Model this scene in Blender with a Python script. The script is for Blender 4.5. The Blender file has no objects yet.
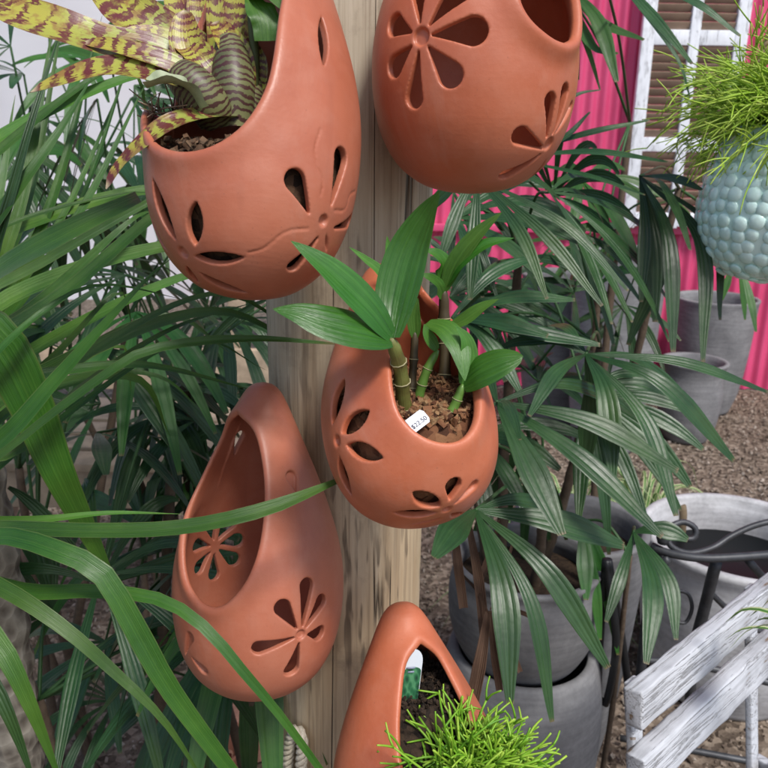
import bpy, bmesh, math, random
import numpy as np
from mathutils import Vector, Matrix
random.seed(7)
rng = np.random.default_rng(7)
scene = bpy.context.scene
COL = scene.collection
PI = math.pi
R_ = math.radians

# ------------------------------------------------------------------ camera frame
CAM = np.array([0.0, 0.0, 1.45]); FPX = 770.0
PITCH, ROLL = R_(17.0), R_(0.8)
_c, _s = math.cos(PITCH), math.sin(PITCH)
FWD = np.array([0, _c, -_s]); _r = np.array([1.0, 0, 0]); _u = np.array([0, _s, _c])
RT = math.cos(ROLL) * _r + math.sin(ROLL) * _u
UP = -math.sin(ROLL) * _r + math.cos(ROLL) * _u

def ray(px, py):
    return FWD + (px - 384) / FPX * RT - (py - 384) / FPX * UP
def at(px, py, d):                      # a point at depth d metres in front of the viewer
    return CAM + d * ray(px, py)
def on_z(px, py, z):
    r = ray(px, py); return CAM + r * ((z - CAM[2]) / r[2])
def on_y(px, py, y):
    r = ray(px, py); return CAM + r * (y / r[1])
def nrm(v):
    v = np.asarray(v, float); return v / (np.linalg.norm(v) + 1e-12)

# ------------------------------------------------------------------ mesh helpers
class MB:
    def __init__(self): self.v = []; self.f = []; self.uv = []; self.n = 0
    def add(self, verts, faces, uvs=None):
        verts = np.asarray(verts, float).reshape(-1, 3)
        self.v.append(verts)
        self.f += [tuple(int(i) + self.n for i in f) for f in faces]
        self.uv.append(np.zeros((len(verts), 2)) if uvs is None else np.asarray(uvs, float))
        self.n += len(verts)
    def verts(self): return np.concatenate(self.v) if self.v else np.zeros((0, 3))

def np_mesh(name, V, F, uv=None, smooth=True):
    me = bpy.data.meshes.new(name)
    F_is_np = isinstance(F, np.ndarray)
    me.vertices.add(len(V)); me.vertices.foreach_set('co', np.ascontiguousarray(V, dtype=np.float32).ravel())
    if F_is_np:
        li = F.astype(np.int32).ravel(); k = F.shape[1]
        ls = np.arange(0, len(li), k, dtype=np.int32); 
    else:
        li = np.fromiter((i for f in F for i in f), dtype=np.int32)
        lt = np.array([len(f) for f in F], dtype=np.int32)
        ls = np.concatenate([[0], np.cumsum(lt)[:-1]]).astype(np.int32) if len(lt) else lt
    me.loops.add(len(li)); me.loops.foreach_set('vertex_index', li)
    me.polygons.add(len(ls)); me.polygons.foreach_set('loop_start', ls)
    if uv is not None:
        l = me.uv_layers.new(name='UVMap')
        l.data.foreach_set('uv', np.ascontiguousarray(uv[li], dtype=np.float32).ravel())
    me.update(calc_edges=True); me.validate()
    me.polygons.foreach_set('use_smooth', np.full(len(me.polygons), smooth, dtype=bool))
    return me

def link(name, me, mat, parent=None, mw=None):
    o = bpy.data.objects.new(name, me); COL.objects.link(o)
    if mat is not None: me.materials.append(mat)
    if parent is not None: o.parent = parent
    if mw is not None: o.matrix_world = mw
    return o

def build(name, mb, mat, parent=None, smooth=True, org=None, local=False):
    """one mesh object; vertices are given in world space unless local"""
    V = mb.verts()
    if parent is not None and not local:
        root = parent
        off = np.zeros(3)
        while root is not None:
            off += np.array(root.location); root = root.parent
        V = V - off
    elif org is not None:
        V = V - np.asarray(org)
    me = np_mesh(name, V, mb.f, np.concatenate(mb.uv), smooth)
    o = link(name, me, mat, parent)
    if org is not None and parent is None: o.location = org
    return o

def tag(o, label=None, cat=None, group=None, kind=None):
    if label: o['label'] = label
    if cat: o['category'] = cat
    if group: o['group'] = group
    if kind: o['kind'] = kind
    return o

def thing(name, loc, label, cat, group=None):
    o = bpy.data.objects.new(name, None); COL.objects.link(o)
    o.location = tuple(loc); o.empty_display_size = .05
    return tag(o, label, cat, group)

def spline(P, n):
    """Catmull-Rom through P, n+1 samples, evenly by chord length"""
    P = np.asarray(P, float)
    if len(P) == 2: return P[0] + (P[1] - P[0]) * np.linspace(0, 1, n + 1)[:, None]
    Q = np.vstack([2 * P[0] - P[1], P, 2 * P[-1] - P[-2]])
    out = []
    for i in range(len(P) - 1):
        p0, p1, p2, p3 = Q[i:i + 4]
        t = np.linspace(0, 1, 12, endpoint=False)[:, None]
        out.append(.5 * ((2 * p1) + (-p0 + p2) * t + (2 * p0 - 5 * p1 + 4 * p2 - p3) * t ** 2 + (-p0 + 3 * p1 - 3 * p2 + p3) * t ** 3))
    out = np.vstack(out + [P[-1:]])
    d = np.concatenate([[0], np.cumsum(np.linalg.norm(np.diff(out, axis=0), axis=1))])
    q = np.linspace(0, d[-1], n + 1)
    return np.stack([np.interp(q, d, out[:, k]) for k in range(out.shape[1])], 1)

def tube(mb, P, rad, k=6, n=None, cap=True):
    P = np.asarray(P, float)
    if n: 
        rad = np.interp(np.linspace(0, 1, n + 1), np.linspace(0, 1, len(np.atleast_1d(rad))), np.atleast_1d(rad))
        P = spline(P, n)
    rad = np.broadcast_to(np.atleast_1d(rad), (len(P),)) if np.size(rad) in (1, len(P)) else np.interp(np.linspace(0, 1, len(P)), np.linspace(0, 1, np.size(rad)), rad)
    T = np.gradient(P, axis=0); T /= np.linalg.norm(T, axis=1)[:, None] + 1e-12
    h = np.array([0, 0, 1.]) if abs(T[0][2]) < .8 else np.array([1., 0, 0])
    V = []; UV = []
    a = np.arange(k) * 2 * PI / k
    A = nrm(np.cross(T[0], h))
    for i in range(len(P)):
        A = nrm(A - T[i] * np.dot(A, T[i])); B = np.cross(T[i], A)
        V.append(P[i] + rad[i] * (np.cos(a)[:, None] * A + np.sin(a)[:, None] * B))
        UV.append(np.stack([np.arange(k) / k, np.full(k, i / (len(P) - 1))], 1))
    F = [(i * k + j, i * k + (j + 1) % k, (i + 1) * k + (j + 1) % k, (i + 1) * k + j) for i in range(len(P) - 1) for j in range(k)]
    if cap: F += [tuple(range(k))[::-1], tuple((len(P) - 1) * k + j for j in range(k))]
    mb.add(np.vstack(V), F, np.vstack(UV))

def strip(mb, P, w, hint, wf, n=16, m=2, fold=0., pleat=0., wave=0., curl=0.):
    """leaf blade: spline P, full width w, wf(s) its width profile, hint = facing direction"""
    P = spline(P, n) if len(P) != n + 1 else np.asarray(P, float)
    T = np.gradient(P, axis=0); T /= np.linalg.norm(T, axis=1)[:, None] + 1e-12
    hint = np.asarray(hint, float)
    if hint.ndim == 1: hint = np.broadcast_to(hint, (len(P), 3))
    ph = random.uniform(0, 6)
    V = []; UV = []
    for i in range(len(P)):
        W = np.cross(T[i], hint[i]); W = nrm(W); N = np.cross(W, T[i])
        s = i / n; hw = w * .5 * wf(s)
        for j in range(-m, m + 1):
            a = j / m
            z = fold * abs(a) * hw - curl * a * a * hw + (pleat * w * (1 if (j + m) % 2 else -1)) * min(1, wf(s)) + wave * w * math.sin(ph + s * 17 + (1.5 if a > 0 else 0)) * a * a * (1 if a > 0 else -1)
            V.append(P[i] + W * (a * hw) + N * z)
            UV.append((.5 + .5 * a, s))
    k = 2 * m + 1
    F = [(i * k + j, i * k + j + 1, (i + 1) * k + j + 1, (i + 1) * k + j) for i in range(n) for j in range(k - 1)]
    mb.add(V, F, UV)

def lathe(mb, prof, c, k=48, axis=None, close=False):
    prof = np.asarray(prof, float)
    a = np.arange(k) * 2 * PI / k
    V = np.array([[c[0] + r * math.cos(t), c[1] + r * math.sin(t), c[2] + z] for r, z in prof for t in a])
    UV = np.array([[t / (2 * PI), i / (len(prof) - 1)] for i in range(len(prof)) for t in a])
    F = [(i * k + j, i * k + (j + 1) % k, (i + 1) * k + (j + 1) % k, (i + 1) * k + j) for i in range(len(prof) - 1) for j in range(k)]
    mb.add(V, F, UV)

def box(mb, c, X, Y, Z, bev=.003, sub=1, rough=0.):
    """box with half-extent vectors X, Y, Z, bevelled edges"""
    c = np.asarray(c, float); X, Y, Z = (np.asarray(q, float) for q in (X, Y, Z))
    bm = bmesh.new(); bmesh.ops.create_cube(bm, size=2)
    L = [np.linalg.norm(q) for q in (X, Y, Z)]
    for v in bm.verts: v.co = Vector((v.co.x * L[0], v.co.y * L[1], v.co.z * L[2]))
    if bev: bmesh.ops.bevel(bm, geom=list(bm.edges), offset=min(bev, .45 * min(L)), segments=2, affect='EDGES', profile=.6)
    if sub > 1:
        ax = int(np.argmax(L))
        es = [e for e in bm.edges if abs((e.verts[0].co - e.verts[1].co)[ax]) > L[ax]]
        bmesh.ops.subdivide_edges(bm, edges=es, cuts=sub, use_grid_fill=True)
    bm.verts.ensure_lookup_table()
    ex = [q / l for q, l in zip((X, Y, Z), L)]
    V = []
    for v in bm.verts:
        p = np.array(v.co) + (rng.normal(0, rough, 3) if rough else 0)
        V.append(c + ex[0] * p[0] + ex[1] * p[1] + ex[2] * p[2])
    F = [tuple(v.index for v in f.verts) for f in bm.faces]
    bm.free(); mb.add(V, F)

# ------------------------------------------------------------------ material helpers
class NT:
    def __init__(self, name):
        self.m = bpy.data.materials.new(name); self.m.use_nodes = True
        self.t = self.m.node_tree; self.t.nodes.clear()
        self.out = self.n('ShaderNodeOutputMaterial')
    def n(self, kind, **kw):
        x = self.t.nodes.new(kind)
        for k, v in kw.items(): setattr(x, k, v)
        return x
    def l(self, a, b): self.t.links.new(a, b)
    def put(self, sock, v):
        if isinstance(v, bpy.types.NodeSocket): self.l(v, sock)
        elif v is not None: sock.default_value = v
    def math(self, op, a, b=None, c=None, clamp=False):
        x = self.n('ShaderNodeMath', operation=op, use_clamp=clamp)
        self.put(x.inputs[0], a)
        if b is not None: self.put(x.inputs[1], b)
        if c is not None: self.put(x.inputs[2], c)
        return x.outputs[0]
    def mix(self, f, a, b):
        x = self.n('ShaderNodeMix', data_type='RGBA')
        self.put(x.inputs['Factor'], f)
        self.put(x.inputs['A'], a if isinstance(a, bpy.types.NodeSocket) else (*a[:3], 1))
        self.put(x.inputs['B'], b if isinstance(b, bpy.types.NodeSocket) else (*b[:3], 1))
        return x.outputs['Result']
    def ramp(self, f, stops, interp='LINEAR'):
        x = self.n('ShaderNodeValToRGB'); x.color_ramp.interpolation = interp
        el = x.color_ramp.elements
        while len(el) < len(stops): el.new(.5)
        for e, (p, c) in zip(el, stops):
            e.position = p; e.color = (*c, 1) if not isinstance(c, (int, float)) else (c, c, c, 1)
        self.put(x.inputs[0], f); return x.outputs[0]
    def co(self, scale=(1, 1, 1), which='Object', rot=(0, 0, 0)):
        tc = self.n('ShaderNodeTexCoord'); mp = self.n('ShaderNodeMapping')
        mp.inputs['Scale'].default_value = scale; mp.inputs['Rotation'].default_value = rot
        self.l(tc.outputs[which], mp.inputs[0]); return mp.outputs[0]
    def noise(self, vec, scale=5., detail=4., rough=.55, dist=0.):
        x = self.n('ShaderNodeTexNoise')
        self.put(x.inputs['Vector'], vec); x.inputs['Scale'].default_value = scale
        x.inputs['Detail'].default_value = detail; x.inputs['Roughness'].default_value = rough
        x.inputs['Distortion'].default_value = dist
        return x.outputs['Fac']
    def voro(self, vec, scale=5., feature='F1', out='Distance'):
        x = self.n('ShaderNodeTexVoronoi', feature=feature)
        self.put(x.inputs['Vector'], vec); x.inputs['Scale'].default_value = scale
        return x.outputs[out]
    def bump(self, h, strength=.3, dist=.002, prev=None):
        x = self.n('ShaderNodeBump'); x.inputs['Strength'].default_value = strength
        x.inputs['Distance'].default_value = dist; self.put(x.inputs['Height'], h)
        if prev is not None: self.l(prev, x.inputs['Normal'])
        return x.outputs[0]
    def uv(self):
        tc = self.n('ShaderNodeTexCoord'); sp = self.n('ShaderNodeSeparateXYZ')
        self.l(tc.outputs['UV'], sp.inputs[0]); return tc.outputs['UV'], sp.outputs[0], sp.outputs[1]
    def prin(self, col, rough=.5, normal=None, spec=.5, metal=0., coat=0., transl=0., tcol=None, sheen=0.):
        p = self.n('ShaderNodeBsdfPrincipled')
        self.put(p.inputs['Base Color'], col if isinstance(col, bpy.types.NodeSocket) else (*col, 1))
        self.put(p.inputs['Roughness'], rough); p.inputs['Metallic'].default_value = metal
        p.inputs['Specular IOR Level'].default_value = spec; p.inputs['Coat Weight'].default_value = coat
        p.inputs['Coat Roughness'].default_value = .15
        if normal is not None: self.l(normal, p.inputs['Normal'])
        s = p.outputs[0]
        if transl:
            t = self.n('ShaderNodeBsdfTranslucent')
            self.put(t.inputs[0], tcol if tcol is not None and isinstance(tcol, bpy.types.NodeSocket) else ((*tcol, 1) if tcol is not None else (col if isinstance(col, bpy.types.NodeSocket) else (*col, 1))))
            mx = self.n('ShaderNodeMixShader'); mx.inputs[0].default_value = transl
            self.l(s, mx.inputs[1]); self.l(t.outputs[0], mx.inputs[2]); s = mx.outputs[0]
        self.l(s, self.out.inputs[0]); return self.m

def sc3(c, k): return tuple(x * k for x in c)

def mat_terracotta():
    t = NT('terracotta'); v = t.co()
    n1 = t.noise(v, 9, 5, .6); n2 = t.noise(v, 60, 4, .6); n3 = t.noise(t.co((3, 3, 40)), 6, 3)
    c = t.ramp(n1, [(.3, (.36, .098, .050)), (.5, (.425, .128, .067)), (.72, (.475, .163, .092))])
    c = t.mix(t.math('MULTIPLY', t.ramp(n2, [(.45, 0.), (.75, 1.)]), .22), c, (.50, .22, .15))
    c = t.mix(t.math('MULTIPLY', t.ramp(n3, [(.5, 0.), (.75, 1.)]), .12), c, (.34, .10, .055))
    dust = t.noise(v, 4.5, 6, .65, .6)
    c = t.mix(t.math('MULTIPLY', t.ramp(dust, [(.55, 0.), (.75, 1.)]), .24), c, (.50, .27, .19))
    bl = t.noise(t.co((1, 1, .5)), 7, 7, .7, 1.2)
    sp_ = t.n('ShaderNodeSeparateXYZ'); t.l(v, sp_.inputs[0])
    low = t.math('SUBTRACT', 1.15, t.math('MULTIPLY', sp_.outputs[2], 4.5), clamp=True)
    c = t.mix(t.math('MULTIPLY', t.math('MULTIPLY', t.ramp(bl, [(.52, 0.), (.68, 1.)]), low), .24), c, (.50, .31, .24))
    dr = t.noise(t.co((26, 26, 1.6)), 1, 4, .55, .3)
    c = t.mix(t.math('MULTIPLY', t.ramp(dr, [(.58, 0.), (.70, 1.)]), .28), c, (.27, .085, .05))
    oi = t.n('ShaderNodeObjectInfo'); hs = t.n('ShaderNodeHueSaturation'); t.l(c, hs.inputs['Color'])
    t.put(hs.inputs['Value'], t.math('ADD', .92, t.math('MULTIPLY', oi.outputs['Random'], .16)))
    t.put(hs.inputs['Saturation'], t.math('ADD', .98, t.math('MULTIPLY', oi.outputs['Random'], .07))); c = hs.outputs[0]
    spk = t.voro(v, 160)
    c = t.mix(t.math('MULTIPLY', t.math('LESS_THAN', spk, t.math('MULTIPLY', t.noise(v, 25, 2), .16)), .28), c, (.2, .07, .045))
    b = t.bump(n2, .25, .0012); b = t.bump(t.noise(v, 320, 2), .18, .0005, b); b = t.bump(n3, .07, .0008, b)
    return t.prin(c, t.ramp(n1, [(.3, .36), (.7, .52)]), b, .45)

def mat_post():
    t = NT('weathered_pine')
    tc = t.n('ShaderNodeTexCoord'); 
    warp = t.n('ShaderNodeVectorMath', operation='ADD')
    v0 = t.co((34, 34, 1.5)); wv = t.n('ShaderNodeTexNoise'); wv.inputs['Scale'].default_value = 3.0
    t.l(t.co((1, 1, 1)), wv.inputs['Vector'])
    sc = t.n('ShaderNodeVectorMath', operation='SCALE'); sc.inputs['Scale'].default_value = .9
    t.l(wv.outputs['Color'], sc.inputs[0]); t.l(v0, warp.inputs[0]); t.l(sc.outputs[0], warp.inputs[1])
    g = t.noise(warp.outputs[0], 1.0, 8, .62)
    fine = t.noise(t.co((240, 240, 5)), 1, 4, .6)
    sp = t.n('ShaderNodeSeparateXYZ'); t.l(tc.outputs['Object'], sp.inputs[0])
    zz = t.math('ADD', sp.outputs[2], t.math('MULTIPLY', t.math('SUBTRACT', g, .5), .5))
    cloud = t.noise(t.co((7, 7, 2.2)), 1, 5, .6)
    gg = t.math('ADD', t.math('MULTIPLY', g, .55), t.math('MULTIPLY', cloud, .45))
    grey = t.ramp(gg, [(.34, (.25, .205, .145)), (.46, (.40, .345, .255)), (.56, (.49, .435, .335)), (.68, (.57, .52, .42))])
    brown = t.ramp(gg, [(.34, (.22, .145, .08)), (.46, (.37, .265, .16)), (.56, (.48, .37, .24)), (.68, (.56, .465, .33))])
    c = t.mix(t.math('MULTIPLY', t.math('ADD', t.math('SUBTRACT', cloud, .42), t.math('MULTIPLY', t.math('SUBTRACT', 1.42, zz), .9)), 2.2, clamp=True), grey, brown)
    c = t.mix(t.math('MULTIPLY', t.ramp(fine, [(.36, 1.), (.5, 0.)]), .42), c, (.15, .105, .068))
    fl = t.noise(t.co((95, 95, 11)), 1, 2, .5)
    flm = t.ramp(t.noise(t.co((9, 9, 5)), 1, 3), [(.46, 0.), (.60, 1.)])
    c = t.mix(t.math('MULTIPLY', t.math('MULTIPLY', t.ramp(fl, [(.60, 0.), (.66, 1.)]), flm), .75), c, (.07, .05, .034))
    mold = t.noise(t.co((16, 16, 14)), 1, 6, .7)
    c = t.mix(t.math('MULTIPLY', t.ramp(mold, [(.55, 0.), (.70, 1.)]), .40), c, (.13, .10, .07))
    st = t.noise(t.co((55, 55, 1.6)), 1, 3, .5)
    c = t.mix(t.math('MULTIPLY', t.ramp(st, [(.64, 0.), (.70, 1.)]), .5), c, (.085, .055, .035))
    crack = t.noise(t.co((38, 38, .55)), 1, 2, .4)
    ck = t.ramp(t.math('ABSOLUTE', t.math('SUBTRACT', crack, .5)), [(.0, 1.), (.010, 0.)])
    mask = t.ramp(t.noise(t.co((2, 2, 3)), 2, 2), [(.45, 0.), (.55, 1.)])
    ck = t.math('MULTIPLY', ck, mask)
    c = t.mix(t.math('MULTIPLY', ck, .85), c, (.025, .017, .012))
    kn = t.voro(t.co((7, 7, 3.4)), 1.0)
    kk = t.ramp(kn, [(.05, 1.), (.14, 0.)])
    c = t.mix(t.math('MULTIPLY', kk, .75), c, (.07, .04, .022))
    b = t.bump(g, .5, .004); b = t.bump(fine, .35, .0012, b); b = t.bump(t.math('SUBTRACT', 1, ck), .9, .004, b)
    return t.prin(c, .78, b, .25)

def mat_leaf(name, dark, mid, light, rough=.32, veins=9., transl=.18, edge=None, mott=.5, spec=.5, vb=.35, tip=None, ribc=.14, ribw=.25):
    t = NT(name); uv, u, v = t.uv(); ob = t.co()
    oi = t.n('ShaderNodeObjectInfo')
    st = t.n('ShaderNodeMapping'); st.inputs['Scale'].default_value = (veins * 2.2, 1.1, 1); t.l(uv, st.inputs[0])
    streak = t.noise(st.outputs[0], 1.0, 5, .6)
    big = t.noise(ob, 14, 4, .55)
    fac = t.math('ADD', t.math('MULTIPLY', streak, .55), t.math('MULTIPLY', big, .5))
    c = t.ramp(fac, [(.36, dark), (.52, mid), (.68, light)])
    hs = t.n('ShaderNodeHueSaturation'); t.l(c, hs.inputs['Color'])
    t.put(hs.inputs['Value'], t.math('ADD', .82, t.math('MULTIPLY', oi.outputs['Random'], .4)))
    t.put(hs.inputs['Hue'], t.math('ADD', .488, t.math('MULTIPLY', oi.outputs['Random'], .022)))
    c = hs.outputs[0]
    rib = t.math('ABSOLUTE', t.math('SINE', t.math('MULTIPLY', u, veins * PI)))
    fib = t.n('ShaderNodeMapping'); fib.inputs['Scale'].default_value = (veins * 7, .5, 1); t.l(uv, fib.inputs[0]); fine = t.noise(fib.outputs[0], 1.0, 3, .5)
    c = t.mix(t.math('MULTIPLY', t.ramp(rib, [(0., 1.), (ribw, 0.)]), ribc), c, light)
    c = t.mix(t.math('MULTIPLY', t.ramp(fine, [(.35, 1.), (.6, 0.)]), .35), c, dark)
    yl = t.noise(ob, 6, 3, .6)
    c = t.mix(t.math('MULTIPLY', t.ramp(yl, [(.52, 0.), (.72, 1.)]), .35), c, (light[0] * 1.5, light[1] * 1.1, light[2] * .6))
    mid_ = t.math('ABSOLUTE', t.math('SUBTRACT', u, .5))
    c = t.mix(t.math('MULTIPLY', t.ramp(mid_, [(0., 1.), (.035, 0.)]), .35), c, light)
    if edge is not None:
        c = t.mix(t.math('MULTIPLY', t.ramp(mid_, [(.455, 0.), (.49, 1.)]), .85), c, edge)
    if tip is not None:
        tn = t.math('ADD', v, t.math('MULTIPLY', t.math('SUBTRACT', streak, .5), .16))
        c = t.mix(t.ramp(tn, [(.985, 0.), (1.01, 1.)]), c, tip)
    b = t.bump(rib, vb, .0012); b = t.bump(streak, .5, .0012, b); b = t.bump(fine, .25, .0006, b); b = t.bump(t.noise(ob, 38, 3), .3, .003, b)
    r = t.math('ADD', rough - .10, t.math('ADD', t.math('MULTIPLY', big, .22), t.math('MULTIPLY', t.noise(ob, 60, 4, .7), .14)))
    return t.prin(c, r, b, spec, transl=transl, tcol=t.mix(.5, c, sc3(light, 1.6)))

def mat_plain(name, c, rough=.5, spec=.5, metal=0., var=.25, scale=20, bump=.2, bd=.001, transl=0.):
    t = NT(name); v = t.co(); n = t.noise(v, scale, 5, .6)
    col = t.ramp(n, [(.3, sc3(c, 1 - var)), (.7, sc3(c, 1 + var))])
    return t.prin(col, rough, t.bump(n, bump, bd), spec, metal, transl=transl)

def mat_concrete(name, a, b_, c_, scale=6.):
    t = NT(name); v = t.co()
    n1 = t.noise(v, scale, 6, .65, .5); n2 = t.noise(t.co((6, 6, 60)), 1.5, 4); n3 = t.noise(v, 90, 3)
    f = t.math('ADD', t.math('MULTIPLY', n1, .6), t.math('ADD', t.math('MULTIPLY', n2, .3), t.math('MULTIPLY', n3, .15)))
    c = t.ramp(f, [(.36, a), (.52, b_), (.70, c_)])
    bp = t.bump(n2, .35, .002); bp = t.bump(n3, .4, .001, bp); bp = t.bump(n1, .3, .004, bp)
    return t.prin(c, .8, bp, .25)

def mat_soil(name, cols, scale=120.):
    t = NT(name); v = t.co()
    x = t.n('ShaderNodeTexVoronoi'); x.inputs['Scale'].default_value = scale; t.l(v, x.inputs['Vector'])
    sp = t.n('ShaderNodeSeparateColor'); t.l(x.outputs['Color'], sp.inputs[0])
    g = t.n('ShaderNodeNewGeometry')
    f = t.math('ADD', t.math('MULTIPLY', g.outputs['Random Per Island'], .6), t.math('MULTIPLY', sp.outputs[0], .4))
    c = t.ramp(f, [(i / (len(cols) - 1) * .8 + .1, q) for i, q in enumerate(cols)])
    n = t.noise(v, scale * 2, 3)
    return t.prin(c, .88, t.bump(n, .5, .002), .2)
# ------------------------------------------------------------------ distance-field pots
def poly_sdf(P, poly):
    A = poly; B = np.roll(poly, -1, 0)
    d = np.full(len(P), 1e9); ins = np.zeros(len(P), bool)
    for a, b in zip(A, B):
        e = b - a; w = P - a
        h = np.clip((w @ e) / (e @ e + 1e-18), 0, 1)
        d = np.minimum(d, ((w - h[:, None] * e) ** 2).sum(1))
        c1 = (a[1] <= P[:, 1]) != (b[1] <= P[:, 1])
        with np.errstate(divide='ignore', invalid='ignore'):
            xi = a[0] + (P[:, 1] - a[1]) * (b[0] - a[0]) / (b[1] - a[1])
        ins ^= c1 & (P[:, 0] < xi)
    d = np.sqrt(d); return np.where(ins, -d, d)

class Tab:                                   # bilinear table of a 2-D distance
    def __init__(s, poly, lo, hi, h):
        s.lo = np.array(lo, float); s.h = h
        nx, ny = [int((b - a) / h) + 2 for a, b in zip(lo, hi)]
        X, Y = np.meshgrid(s.lo[0] + np.arange(nx) * h, s.lo[1] + np.arange(ny) * h, indexing='ij')
        s.T = poly_sdf(np.stack([X.ravel(), Y.ravel()], 1), poly).reshape(nx, ny).astype(np.float32)
    def __call__(s, x, y):
        fx = np.clip((x - s.lo[0]) / s.h, 0, s.T.shape[0] - 1.001); fy = np.clip((y - s.lo[1]) / s.h, 0, s.T.shape[1] - 1.001)
        i = fx.astype(np.int32); j = fy.astype(np.int32); a = fx - i; b = fy - j
        T = s.T
        return (T[i, j] * (1 - a) + T[i + 1, j] * a) * (1 - b) + (T[i, j + 1] * (1 - a) + T[i + 1, j + 1] * a) * b

def smax(a, b, k):
    h = np.maximum(k - np.abs(a - b), 0) / k
    return np.maximum(a, b) + h * h * k * .25

def surface_nets(F, o, h):
    S = F < 0
    c = np.zeros(tuple(n - 1 for n in F.shape), np.uint8)
    for i in (0, 1):
        for j in (0, 1):
            for k in (0, 1):
                c += S[i:S.shape[0] - 1 + i, j:S.shape[1] - 1 + j, k:S.shape[2] - 1 + k]
    idx = np.argwhere((c > 0) & (c < 8))
    ids = np.full(c.shape, -1, np.int32); ids[idx[:, 0], idx[:, 1], idx[:, 2]] = np.arange(len(idx))
    acc = np.zeros((len(idx), 3)); cnt = np.zeros(len(idx))
    for a in range(3):
        u, v = [(1, 2), (0, 2), (0, 1)][a]
        for du in (0, 1):
            for dv in (0, 1):
                off = np.zeros(3, int); off[u] = du; off[v] = dv
                e = np.zeros(3, int); e[a] = 1
                p = idx + off; q = p + e
                f0 = F[p[:, 0], p[:, 1], p[:, 2]]; f1 = F[q[:, 0], q[:, 1], q[:, 2]]
                m = (f0 < 0) != (f1 < 0)
                t = f0[m] / (f0[m] - f1[m])
                acc[m] += off + t[:, None] * e; cnt[m] += 1
    V = o + h * (idx + acc / cnt[:, None])
    quads = []
    for a in range(3):
        u, v = [(1, 2), (2, 0), (0, 1)][a]
        sl0 = [slice(None)] * 3; sl1 = [slice(None)] * 3
        sl0[a] = slice(0, -1); sl1[a] = slice(1, None)
        d = S[tuple(sl0)] != S[tuple(sl1)]
        p = np.argwhere(d)
        p = p[(p[:, u] >= 1) & (p[:, v] >= 1) & (p[:, u] < S.shape[u] - 1) & (p[:, v] < S.shape[v] - 1)]
        ins = S[p[:, 0], p[:, 1], p[:, 2]]
        def cell(su, sv):
            q = p.copy(); q[:, u] -= su; q[:, v] -= sv
            return ids[q[:, 0], q[:, 1], q[:, 2]]
        Q = np.stack([cell(1, 1), cell(0, 1), cell(0, 0), cell(1, 0)], 1)
        Q[~ins] = Q[~ins][:, ::-1]
        quads.append(Q)
    Q = np.vstack(quads); Q = Q[(Q >= 0).all(1)]
    return V, Q

PROF = [(0, 0), (.25, .007), (.50, .03), (.74, .085), (.90, .165), (.975, .25), (1.0, .335), (.985, .42), (.92, .51), (.80, .61), (.655, .71), (.51, .80), (.37, .885), (.285, .935), (.205, .972), (.11, .994), (0, 1.0)]

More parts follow.
